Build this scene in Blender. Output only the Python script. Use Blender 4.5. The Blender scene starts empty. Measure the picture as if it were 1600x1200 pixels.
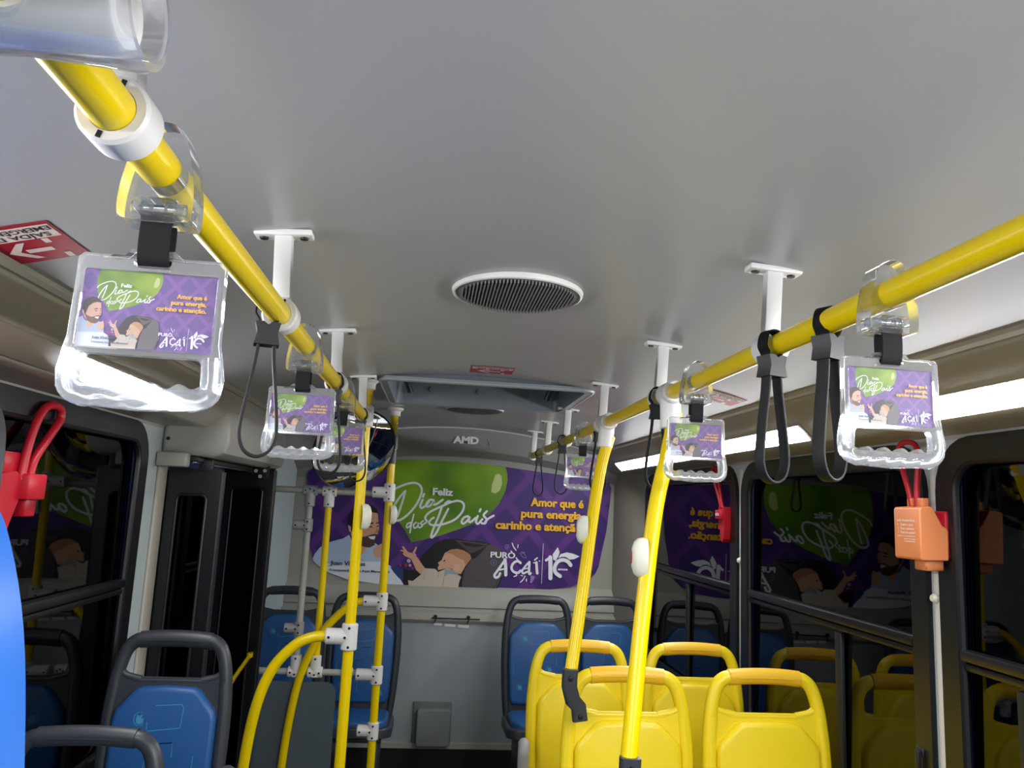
import bpy, bmesh, math, random
from mathutils import Vector, Matrix
from mathutils.geometry import tessellate_polygon

random.seed(7)
SC = bpy.context.scene
COL = SC.collection
PI = math.pi

# ------------------------------------------------------------------ camera, world, exposure
def make_camera():
    yaw, pitch, roll = 0.0947, 0.156, 0.0465
    f = Vector((math.sin(yaw)*math.cos(pitch), math.cos(yaw)*math.cos(pitch), math.sin(pitch)))
    r = Vector((math.cos(yaw), -math.sin(yaw), 0))
    u = r.cross(f)
    r2 = r*math.cos(roll) + u*math.sin(roll)
    u2 = -r*math.sin(roll) + u*math.cos(roll)
    cd = bpy.data.cameras.new('camera')
    cd.sensor_width = 36.0
    cd.lens = 27.0
    cd.clip_start = 0.02
    cam = bpy.data.objects.new('camera', cd)
    COL.objects.link(cam)
    cam.matrix_world = Matrix(((r2.x, u2.x, -f.x, 0.0), (r2.y, u2.y, -f.y, 0.0), (r2.z, u2.z, -f.z, 1.62), (0, 0, 0, 1)))
    SC.camera = cam
make_camera()

world = bpy.data.worlds.new('night')
SC.world = world
world.use_nodes = True
_bg = world.node_tree.nodes['Background']
_bg.inputs['Color'].default_value = (0.010, 0.013, 0.030, 1)
_bg.inputs['Strength'].default_value = 1.1

SC.view_settings.view_transform = 'Standard'
SC.view_settings.look = 'None'
SC.view_settings.exposure = 0.0
SC.view_settings.gamma = 1.0
SC.view_settings.use_curve_mapping = False
LAMP_FRONT, LAMP_BESIDE, LAMP_NEAR, LAMP_LEFT, LAMP_FAR = 150.0, 78.0, 60.0, 52.0, 44.0      # the LED strips along both coves

# ------------------------------------------------------------------ materials
def lin(h):
    h = h.lstrip('#')
    o = []
    for i in (0, 2, 4):
        v = int(h[i:i+2], 16)/255.0
        o.append(v/12.92 if v <= 0.04045 else ((v+0.055)/1.055)**2.4)
    return (o[0], o[1], o[2], 1.0)

def setin(b, name, v):
    if name in b.inputs:
        b.inputs[name].default_value = v

def mat(name, hexc, rough=0.5, metal=0.0, spec=0.5, coat=0.0, noise=0.0, nscale=6.0, bump=0.0, bscale=200.0, nrough=0.0):
    m = bpy.data.materials.new(name)
    m.use_nodes = True
    nt = m.node_tree
    b = nt.nodes['Principled BSDF']
    c = lin(hexc)
    setin(b, 'Base Color', c); setin(b, 'Roughness', rough); setin(b, 'Metallic', metal)
    setin(b, 'Specular IOR Level', spec); setin(b, 'Coat Weight', coat); setin(b, 'Coat Roughness', 0.08)
    tc = nt.nodes.new('ShaderNodeTexCoord')
    if noise or nrough:
        n = nt.nodes.new('ShaderNodeTexNoise')
        n.inputs['Scale'].default_value = nscale
        n.inputs['Detail'].default_value = 5.0
        nt.links.new(tc.outputs['Object'], n.inputs['Vector'])
        if noise:
            mx = nt.nodes.new('ShaderNodeMix'); mx.data_type = 'RGBA'
            k = 1.0-noise
            mx.inputs[6].default_value = (c[0]*k, c[1]*k, c[2]*k, 1)
            k = 1.0+noise
            mx.inputs[7].default_value = (min(1, c[0]*k), min(1, c[1]*k), min(1, c[2]*k), 1)
            nt.links.new(n.outputs['Fac'], mx.inputs[0])
            nt.links.new(mx.outputs[2], b.inputs['Base Color'])
        if nrough:
            mr = nt.nodes.new('ShaderNodeMapRange')
            mr.inputs['From Min'].default_value = 0.3; mr.inputs['From Max'].default_value = 0.7
            mr.inputs['To Min'].default_value = max(0.02, rough-nrough); mr.inputs['To Max'].default_value = rough+nrough
            nt.links.new(n.outputs['Fac'], mr.inputs['Value'])
            nt.links.new(mr.outputs['Result'], b.inputs['Roughness'])
    if bump:
        n2 = nt.nodes.new('ShaderNodeTexNoise'); n2.inputs['Scale'].default_value = bscale
        nt.links.new(tc.outputs['Object'], n2.inputs['Vector'])
        bp = nt.nodes.new('ShaderNodeBump'); bp.inputs['Strength'].default_value = bump
        bp.inputs['Distance'].default_value = 0.002
        nt.links.new(n2.outputs['Fac'], bp.inputs['Height'])
        nt.links.new(bp.outputs['Normal'], b.inputs['Normal'])
    return m

def emit(name, col, strength):
    m = bpy.data.materials.new(name); m.use_nodes = True
    b = m.node_tree.nodes['Principled BSDF']
    setin(b, 'Base Color', (0.8, 0.8, 0.8, 1))
    setin(b, 'Emission Color', col); setin(b, 'Emission Strength', strength)
    return m

def glass_mat(name, tint, ior, rough=0.02):
    m = bpy.data.materials.new(name); m.use_nodes = True
    nt = m.node_tree; nt.nodes.clear()
    out = nt.nodes.new('ShaderNodeOutputMaterial')
    tr = nt.nodes.new('ShaderNodeBsdfTransparent'); tr.inputs['Color'].default_value = tint
    gl = nt.nodes.new('ShaderNodeBsdfGlossy'); gl.inputs['Roughness'].default_value = rough
    fr = nt.nodes.new('ShaderNodeFresnel'); fr.inputs['IOR'].default_value = ior
    mx = nt.nodes.new('ShaderNodeMixShader')
    nt.links.new(fr.outputs[0], mx.inputs[0]); nt.links.new(tr.outputs[0], mx.inputs[1]); nt.links.new(gl.outputs[0], mx.inputs[2])
    nt.links.new(mx.outputs[0], out.inputs['Surface'])
    return m

def clear_mat(name, haze=0.2, thru=0.3, tint=(0.93, 0.95, 0.97, 1)):
    """moulded clear plastic: see-through, glossy, slightly milky where it is thick"""
    m = bpy.data.materials.new(name); m.use_nodes = True
    nt = m.node_tree; nt.nodes.clear()
    out = nt.nodes.new('ShaderNodeOutputMaterial')
    g = nt.nodes.new('ShaderNodeBsdfGlass'); g.inputs['IOR'].default_value = 1.46; g.inputs['Roughness'].default_value = 0.06
    g.inputs['Color'].default_value = tint
    d = nt.nodes.new('ShaderNodeBsdfTranslucent'); d.inputs['Color'].default_value = (0.9, 0.9, 0.92, 1)
    d2 = nt.nodes.new('ShaderNodeBsdfDiffuse'); d2.inputs['Color'].default_value = (0.85, 0.85, 0.87, 1)
    dd = nt.nodes.new('ShaderNodeMixShader'); dd.inputs[0].default_value = 0.5
    nt.links.new(d.outputs[0], dd.inputs[1]); nt.links.new(d2.outputs[0], dd.inputs[2])
    mx = nt.nodes.new('ShaderNodeMixShader'); mx.inputs[0].default_value = haze
    nt.links.new(g.outputs[0], mx.inputs[1]); nt.links.new(dd.outputs[0], mx.inputs[2])
    # let light pass for shadow softness through thin clear plastic
    tr = nt.nodes.new('ShaderNodeBsdfTransparent'); tr.inputs['Color'].default_value = (0.96, 0.97, 0.98, 1)
    m2 = nt.nodes.new('ShaderNodeMixShader'); m2.inputs[0].default_value = thru
    nt.links.new(mx.outputs[0], m2.inputs[1]); nt.links.new(tr.outputs[0], m2.inputs[2])
    nt.links.new(m2.outputs[0], out.inputs['Surface'])
    return m

def print_mat(name, hexc, translucent=0.0, lattice=None, blotch=None, uvscale=1.0, rough=0.45):
    """ink on film (or on a see-through card): a flat printed colour, optionally the printed diamond lattice or a printed blend"""
    m = bpy.data.materials.new(name); m.use_nodes = True
    nt = m.node_tree
    b = nt.nodes['Principled BSDF']
    setin(b, 'Roughness', rough); setin(b, 'Specular IOR Level', 0.3)
    setin(b, 'Base Color', lin(hexc))
    colsock = None
    if lattice or blotch:
        uv = nt.nodes.new('ShaderNodeUVMap'); uv.uv_map = 'UVMap'
        if lattice:
            sep = nt.nodes.new('ShaderNodeSeparateXYZ'); nt.links.new(uv.outputs[0], sep.inputs[0])
            def M(op, a, bb=None):
                n = nt.nodes.new('ShaderNodeMath'); n.operation = op
                for i, v in enumerate((a, bb)):
                    if v is None: continue
                    if isinstance(v, (int, float)): n.inputs[i].default_value = v
                    else: nt.links.new(v, n.inputs[i])
                return n.outputs[0]
            x = M('DIVIDE', sep.outputs[0], 3.1); y = M('DIVIDE', sep.outputs[1], 3.4)
            fs = []
            for op in ('ADD', 'SUBTRACT'):
                t = M('FRACT', M(op, x, y)); t = M('ABSOLUTE', M('SUBTRACT', t, 0.5))
                fs.append(t)
            mn = M('MINIMUM', fs[0], fs[1])
            mr = nt.nodes.new('ShaderNodeMapRange'); nt.links.new(mn, mr.inputs['Value'])
            mr.inputs['From Min'].default_value = 0.08; mr.inputs['From Max'].default_value = 0.15
            mr.inputs['To Min'].default_value = 1.0; mr.inputs['To Max'].default_value = 0.0
            fac = mr.outputs['Result']; c2 = lattice
        else:
            n = nt.nodes.new('ShaderNodeTexNoise'); n.inputs['Scale'].default_value = 0.26; n.inputs['Detail'].default_value = 1.0
            nt.links.new(uv.outputs[0], n.inputs['Vector'])
            mr = nt.nodes.new('ShaderNodeMapRange'); nt.links.new(n.outputs['Fac'], mr.inputs['Value'])
            mr.inputs['From Min'].default_value = 0.35; mr.inputs['From Max'].default_value = 0.65
            fac = mr.outputs['Result']; c2 = blotch
        mx = nt.nodes.new('ShaderNodeMix'); mx.data_type = 'RGBA'
        mx.inputs[6].default_value = lin(hexc); mx.inputs[7].default_value = lin(c2)
        nt.links.new(fac, mx.inputs[0]); nt.links.new(mx.outputs[2], b.inputs['Base Color'])
        colsock = mx.outputs[2]
    if translucent:
        t = nt.nodes.new('ShaderNodeBsdfTranslucent'); t.inputs['Color'].default_value = lin(hexc)
        if colsock: nt.links.new(colsock, t.inputs['Color'])
        ms = nt.nodes.new('ShaderNodeMixShader'); ms.inputs[0].default_value = translucent
        out = nt.nodes['Material Output']
        nt.links.new(b.outputs[0], ms.inputs[1]); nt.links.new(t.outputs[0], ms.inputs[2]); nt.links.new(ms.outputs[0], out.inputs['Surface'])
    return m

M_CEIL = mat('ceiling_panel', 'a6a7ab', 0.29, spec=0.5, noise=0.015, nscale=3)
M_COVE = mat('cove_panel', 'aeaba4', 0.42, noise=0.03, nscale=4)
M_WALL = mat('wall_panel', 'b6c2c6', 0.45, noise=0.03, nscale=5)
M_REAR = mat('rear_moulding', 'a3a399', 0.42, noise=0.05, nscale=5)
M_RPAN = mat('rear_panel', '9fa8ac', 0.5, noise=0.06, nscale=3)
M_COLUMN = mat('corner_column', '8d897f', 0.4, noise=0.25, nscale=4)
M_BLACK = mat('black_rubber', '17181b', 0.5, bump=0.1)
M_GLOSSBLACK = mat('black_frame', '101116', 0.36)
M_SILVER = mat('silver_screw', 'd8dadc', 0.3)
M_FLOOR = mat('floor_vinyl', '34363a', 0.7, noise=0.2, nscale=40)
M_GLASS = glass_mat('window_glass', (0.40, 0.43, 0.52, 1), 1.46)
M_GLASSL = glass_mat('left_window_glass', (0.36, 0.40, 0.52, 1), 1.30)
M_DGLASS = glass_mat('dark_door_glass', (0.04, 0.045, 0.06, 1), 1.35, 0.05)
M_YPAINT = mat('yellow_paint', 'eccd00', 0.28, spec=0.4)
M_YSEAT = mat('yellow_seat_plastic', 'ecd21c', 0.38, noise=0.04, nscale=3, bump=0.05, bscale=500)
M_YGRIP = mat('amber_grip_plastic', 'e6b626', 0.4)
M_DARKP = mat('charcoal_plastic', '33373d', 0.4, bump=0.08, bscale=600)
M_BLUE = mat('blue_seat_vinyl', '22558f', 0.42, noise=0.06, nscale=4, bump=0.06, bscale=500)
M_CYAN = mat('cyan_seat_print', '3f8fb4', 0.5)
M_WHITE = mat('white_plastic', 'dcdad8', 0.38)
M_CREAM = mat('cream_plastic', 'dcdccb', 0.35)
M_GREYP = mat('grey_plastic', '9a9d9d', 0.42)
M_LGREY = mat('light_grey_paint', 'a9aba3', 0.38)
M_DGREEN = mat('partition_panel', '4d5960', 0.5, noise=0.05)
M_STRAP = mat('black_webbing', '0f1013', 0.75, spec=0.25, bump=0.4, bscale=900)
M_LOOP = mat('black_strap_rubber', '131416', 0.6, spec=0.3, bump=0.2, bscale=700)
M_METAL = mat('bright_metal', 'c9cacc', 0.25, metal=1.0)
M_CHROME = mat('mirror_face', 'e8eaec', 0.03, metal=1.0)
M_RED = mat('red_plastic', 'b31428', 0.35)
M_REDST = mat('red_sticker', 'a3152b', 0.4)
M_PINKW = mat('pale_sticker_print', 'e2d3d0', 0.45)
M_INK = mat('black_ink', '1c1a1c', 0.5)
M_ORANGE = mat('orange_box_plastic', 'd98452', 0.42)
M_WINK = mat('white_ink', 'efe6df', 0.5)
M_HATCH = mat('hatch_plastic', '6d767f', 0.4, noise=0.08, nscale=6)
M_DARKIN = mat('hatch_lid_dark', '2b2e33', 0.6)
M_SCREW = mat('dark_screw', '26272a', 0.4, metal=0.6)
M_BROWN = mat('lamp_housing', '8b7f74', 0.3)
M_LAMP = {k: emit('led_diffuser_'+k, (0.97, 0.98, 1.0, 1), v) for k, v in (('front', LAMP_FRONT), ('beside', LAMP_BESIDE), ('near', LAMP_NEAR), ('left', LAMP_LEFT), ('far', LAMP_FAR))}
M_CLEAR = clear_mat('clear_moulded_plastic')
M_CLEARB = clear_mat('clear_clamp_plastic', haze=0.07, thru=0.08)
M_CLEARC = clear_mat('milky_sleeve_plastic', haze=0.16, thru=0.2)
M_FASCIA = mat('shaded_rear_fascia', '8b8d88', 0.4, noise=0.04)  # darker than the rear moulding: the fascia's shade is put into its colour

# ------------------------------------------------------------------ mesh helpers
def box(bm, c, s, bev=0.0, seg=2, R=None, mi=0):
    ret = bmesh.ops.create_cube(bm, size=1.0)
    vs = ret['verts']
    for v in vs:
        v.co = Vector((v.co.x*s[0], v.co.y*s[1], v.co.z*s[2]))
    fs = list({f for v in vs for f in v.link_faces})
    if bev > 0:
        es = list({e for v in vs for e in v.link_edges})
        r = bmesh.ops.bevel(bm, geom=es, offset=bev, segments=seg, affect='EDGES', profile=0.5)
        vs = list({v for f in r['faces'] for v in f.verts} | {v for v in vs if v.is_valid})
        fs = list({f for v in vs for f in v.link_faces})
    for v in vs:
        co = v.co
        if R is not None: co = R @ co
        v.co = co + Vector(c)
    for f in fs: f.material_index = mi
    return vs

def catmull(pts, n=8, closed=False):
    P = [Vector(p) for p in pts]
    N = len(P); out = []
    rng = range(N) if closed else range(N-1)
    for i in rng:
        p1, p2 = P[i], P[(i+1) % N]
        p0 = P[(i-1) % N] if (closed or i > 0) else p1*2-p2
        p3 = P[(i+2) % N] if (closed or i+2 < N) else p2*2-p1
        for k in range(n):
            t = k/n
            out.append(0.5*((2*p1)+(p2-p0)*t+(2*p0-5*p1+4*p2-p3)*t*t+(3*p1-p0-3*p2+p3)*t**3))
    if not closed: out.append(P[-1])
    return out

def sweep(bm, pts, section, closed=False, caps=True, mi=0, up=None, scale=None):
    P = [Vector(p) for p in pts]
    N = len(P)
    rings = []
    prev = None
    for i in range(N):
        if closed: t = P[(i+1) % N]-P[(i-1) % N]
        else: t = P[min(i+1, N-1)]-P[max(i-1, 0)]
        t.normalize()
        if up is not None:
            a = Vector(up); a = a - t*a.dot(t)
        elif prev is None:
            a = Vector((0, 0, 1)) if abs(t.z) < 0.9 else Vector((0, 1, 0))
            a = a - t*a.dot(t)
        else:
            a = prev - t*prev.dot(t)
        a.normalize(); prev = a
        b = t.cross(a)
        k = scale[i] if scale else 1.0
        rings.append([bm.verts.new(P[i] + a*(q[0]*k) + b*(q[1]*k)) for q in section])
    S = len(section)
    for i in range(N if closed else N-1):
        r0, r1 = rings[i], rings[(i+1) % N]
        for j in range(S):
            f = bm.faces.new((r0[j], r0[(j+1) % S], r1[(j+1) % S], r1[j])); f.material_index = mi
    if caps and not closed:
        f = bm.faces.new(list(reversed(rings[0]))); f.material_index = mi
        f = bm.faces.new(rings[-1]); f.material_index = mi

def circ(r, n=16, ry=None, grooves=0, gd=0.0):
    ry = r if ry is None else ry
    o = []
    for k in range(n):
        q = 1.0 - (gd/r if (grooves and k % 2) else 0.0)
        o.append((r*q*math.cos(2*PI*k/n), ry*q*math.sin(2*PI*k/n)))
    return o

def tube(bm, pts, r, n=16, closed=False, caps=True, mi=0, **kw):
    sweep(bm, pts, circ(r, n), closed, caps, mi, **kw)

def rect(w, h, r=0.0, n=4):
    if r <= 0: return [(-w/2, -h/2), (w/2, -h/2), (w/2, h/2), (-w/2, h/2)]
    o = []
    for cx, cy, a0 in ((w/2-r, -h/2+r, -90), (w/2-r, h/2-r, 0), (-w/2+r, h/2-r, 90), (-w/2+r, -h/2+r, 180)):
        for k in range(n+1):
            a = math.radians(a0+90*k/n); o.append((cx+r*math.cos(a), cy+r*math.sin(a)))
    return o

def shift(pts, dx, dy): return [(x+dx, y+dy) for x, y in pts]

def lathe(bm, prof, M=None, n=24, mi=0):
    M = M or Matrix.Identity(4)
    rings = []
    for r, h in prof:
        if r < 1e-6: rings.append([bm.verts.new(M @ Vector((0, 0, h)))])
        else: rings.append([bm.verts.new(M @ Vector((r*math.cos(2*PI*k/n), r*math.sin(2*PI*k/n), h))) for k in range(n)])
    for a, b in zip(rings[:-1], rings[1:]):
        for k in range(n):
            k2 = (k+1) % n
            if len(a) == 1 and len(b) == 1: continue
            if len(a) == 1: vs = (a[0], b[k], b[k2])
            elif len(b) == 1: vs = (a[k], b[0], a[k2])
            else: vs = (a[k], b[k], b[k2], a[k2])
            f = bm.faces.new(vs); f.material_index = mi

def to_axis(p, d):
    """matrix taking local +z to direction d at point p"""
    d = Vector(d).normalized()
    return Matrix.Translation(Vector(p)) @ d.to_track_quat('Z', 'Y').to_matrix().to_4x4()

def cyl(bm, p, d, r, h, n=20, mi=0, bev=0.0):
    """cylinder centred on p along d"""
    b = bev
    prof = [(0, -h/2), (r-b, -h/2), (r, -h/2+b), (r, h/2-b), (r-b, h/2), (0, h/2)] if b else [(0, -h/2), (r, -h/2), (r, h/2), (0, h/2)]
    lathe(bm, prof, to_axis(p, d), n, mi)

def ring(bm, p, d, ro, ri, h, n=24, mi=0, bev=0.002):
    lathe(bm, [(ri, -h/2), (ro-bev, -h/2), (ro, -h/2+bev), (ro, h/2-bev), (ro-bev, h/2), (ri, h/2), (ri, -h/2)], to_axis(p, d), n, mi)

def plate(bm, outer, holes, d, M, mi=0, edge_mi=None):
    """flat plate with holes in local xy, thickness d along local z (0..d)"""
    loops = [outer]+list(holes)
    co = [p for L in loops for p in L]
    tris = tessellate_polygon([[Vector((x, y, 0)) for x, y in L] for L in loops])
    lo = [bm.verts.new(M @ Vector((x, y, 0))) for x, y in co]
    hi = [bm.verts.new(M @ Vector((x, y, d))) for x, y in co]
    em = mi if edge_mi is None else edge_mi
    for t in tris:
        try:
            f = bm.faces.new([hi[i] for i in t]); f.material_index = mi
            f = bm.faces.new([lo[i] for i in reversed(t)]); f.material_index = mi
        except ValueError: pass
    k = 0
    for L in loops:
        n = len(L)
        for i in range(n):
            a, b = k+i, k+(i+1) % n
            try:
                f = bm.faces.new((lo[a], lo[b], hi[b], hi[a])); f.material_index = em
            except ValueError: pass
        k += n

def prism_bev(bm, outline, d, M, bev, mi=0):
    """prism with the front rim (at z = d) rounded over: for cushions and covers"""
    n = len(outline)
    cx = sum(p[0] for p in outline)/n; cy = sum(p[1] for p in outline)/n
    def inset(k):
        o = []
        for i in range(n):
            p0, p, p1 = Vector(outline[i-1]), Vector(outline[i]), Vector(outline[(i+1) % n])
            e0 = (p-p0).normalized(); e1 = (p1-p).normalized()
            n0 = Vector((-e0.y, e0.x)); n1 = Vector((-e1.y, e1.x))
            m = (n0+n1); 
            if m.length < 1e-6: m = n0
            m.normalize()
            c = max(0.5, m.dot(n0))
            o.append((p.x+m.x*k/c, p.y+m.y*k/c))
        return o
    area = sum(outline[i-1][0]*outline[i][1]-outline[i][0]*outline[i-1][1] for i in range(n))
    sg = 1 if area > 0 else -1
    levels = [(0, 0.0)]
    for k in range(5):
        a = PI/2*k/4
        levels.append((bev*(1-math.cos(a)), d-bev+bev*math.sin(a)))
    rings = []
    for ins, z in levels:
        rings.append([bm.verts.new(M @ Vector((x, y, z))) for x, y in inset(ins*sg)])
    for a, b in zip(rings[:-1], rings[1:]):
        for i in range(n):
            j = (i+1) % n
            f = bm.faces.new((a[i], a[j], b[j], b[i])); f.material_index = mi
    f = bm.faces.new(rings[-1]); f.material_index = mi
    f = bm.faces.new(list(reversed(rings[0]))); f.material_index = mi

XZ = Matrix(((1, 0, 0, 0), (0, 0, -1, 0), (0, 1, 0, 0), (0, 0, 0, 1)))   # local (x,y,z) -> world (x,-z,y): front faces -y

def finish(name, bm, mats, parent=None, label=None, angle=35, smooth=True, recalc=True):
    if recalc: bmesh.ops.recalc_face_normals(bm, faces=bm.faces[:])
    me = bpy.data.meshes.new(name)
    bm.to_mesh(me); bm.free()
    for m in (mats if isinstance(mats, (list, tuple)) else [mats]): me.materials.append(m)
    if smooth:
        me.polygons.foreach_set('use_smooth', [True]*len(me.polygons))
        me.set_sharp_from_angle(angle=math.radians(angle))
    o = bpy.data.objects.new(name, me)
    COL.objects.link(o)
    if parent: o.parent = parent
    if label: o['label'] = label
    return o

def thing(name, label, cat, loc=(0, 0, 0), group=None, rz=0.0):
    o = bpy.data.objects.new(name, None); COL.objects.link(o)
    o.empty_display_size = 0.05
    o.location = loc; o.rotation_euler = (0, 0, rz)
    o['label'] = label; o['category'] = cat
    if group: o['group'] = group
    return o

def tag(o, label, cat, group=None):
    o['label'] = label; o['category'] = cat
    if group: o['group'] = group
    return o

def structure(o, label=None):
    o['kind'] = 'structure'
    if label: o['label'] = label
    return o

def copy_tree(o, parent=None):
    c = o.copy(); COL.objects.link(c)
    if parent: c.parent = parent
    for ch in list(o.children): copy_tree(ch, c)
    return c

NB = bmesh.new

_tc = {}
def text_geo(body, bold=0.0):
    k = (body, bold)
    if k in _tc: return _tc[k]
    cu = bpy.data.curves.new('t', 'FONT'); cu.body = body; cu.size = 1.0; cu.offset = bold; cu.resolution_u = 3
    cu.fill_mode = 'BOTH'
    ob = bpy.data.objects.new('t', cu)
    COL.objects.link(ob)
    dg = bpy.context.evaluated_depsgraph_get()
    me = ob.evaluated_get(dg).to_mesh()
    vs = [(v.co.x, v.co.y) for v in me.vertices]; fs = [tuple(p.vertices) for p in me.polygons]
    ob.evaluated_get(dg).to_mesh_clear()
    bpy.data.objects.remove(ob); bpy.data.curves.remove(cu)
    _tc[k] = (vs, fs)
    return _tc[k]

def text_fit(body, x0, x1, base, cap, bold=0.0, ref='H'):
    """text as 2D triangles fitted to a width and a cap height above the baseline"""
    vs, fs = text_geo(body, bold)
    rv, _ = text_geo(ref, bold)
    ch = max(v[1] for v in rv)
    mn = min(v[0] for v in vs); mxx = max(v[0] for v in vs)
    sx = (x1-x0)/(mxx-mn); sy = cap/ch
    return [(x0+(x-mn)*sx, base+y*sy) for x, y in vs], fs

def add_text(bm, geo, M, mi=0):
    vs, fs = geo
    V = [bm.verts.new(M @ Vector((x, y, 0))) for x, y in vs]
    for f in fs:
        try:
            ff = bm.faces.new([V[i] for i in f]); ff.material_index = mi
        except ValueError: pass

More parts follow.
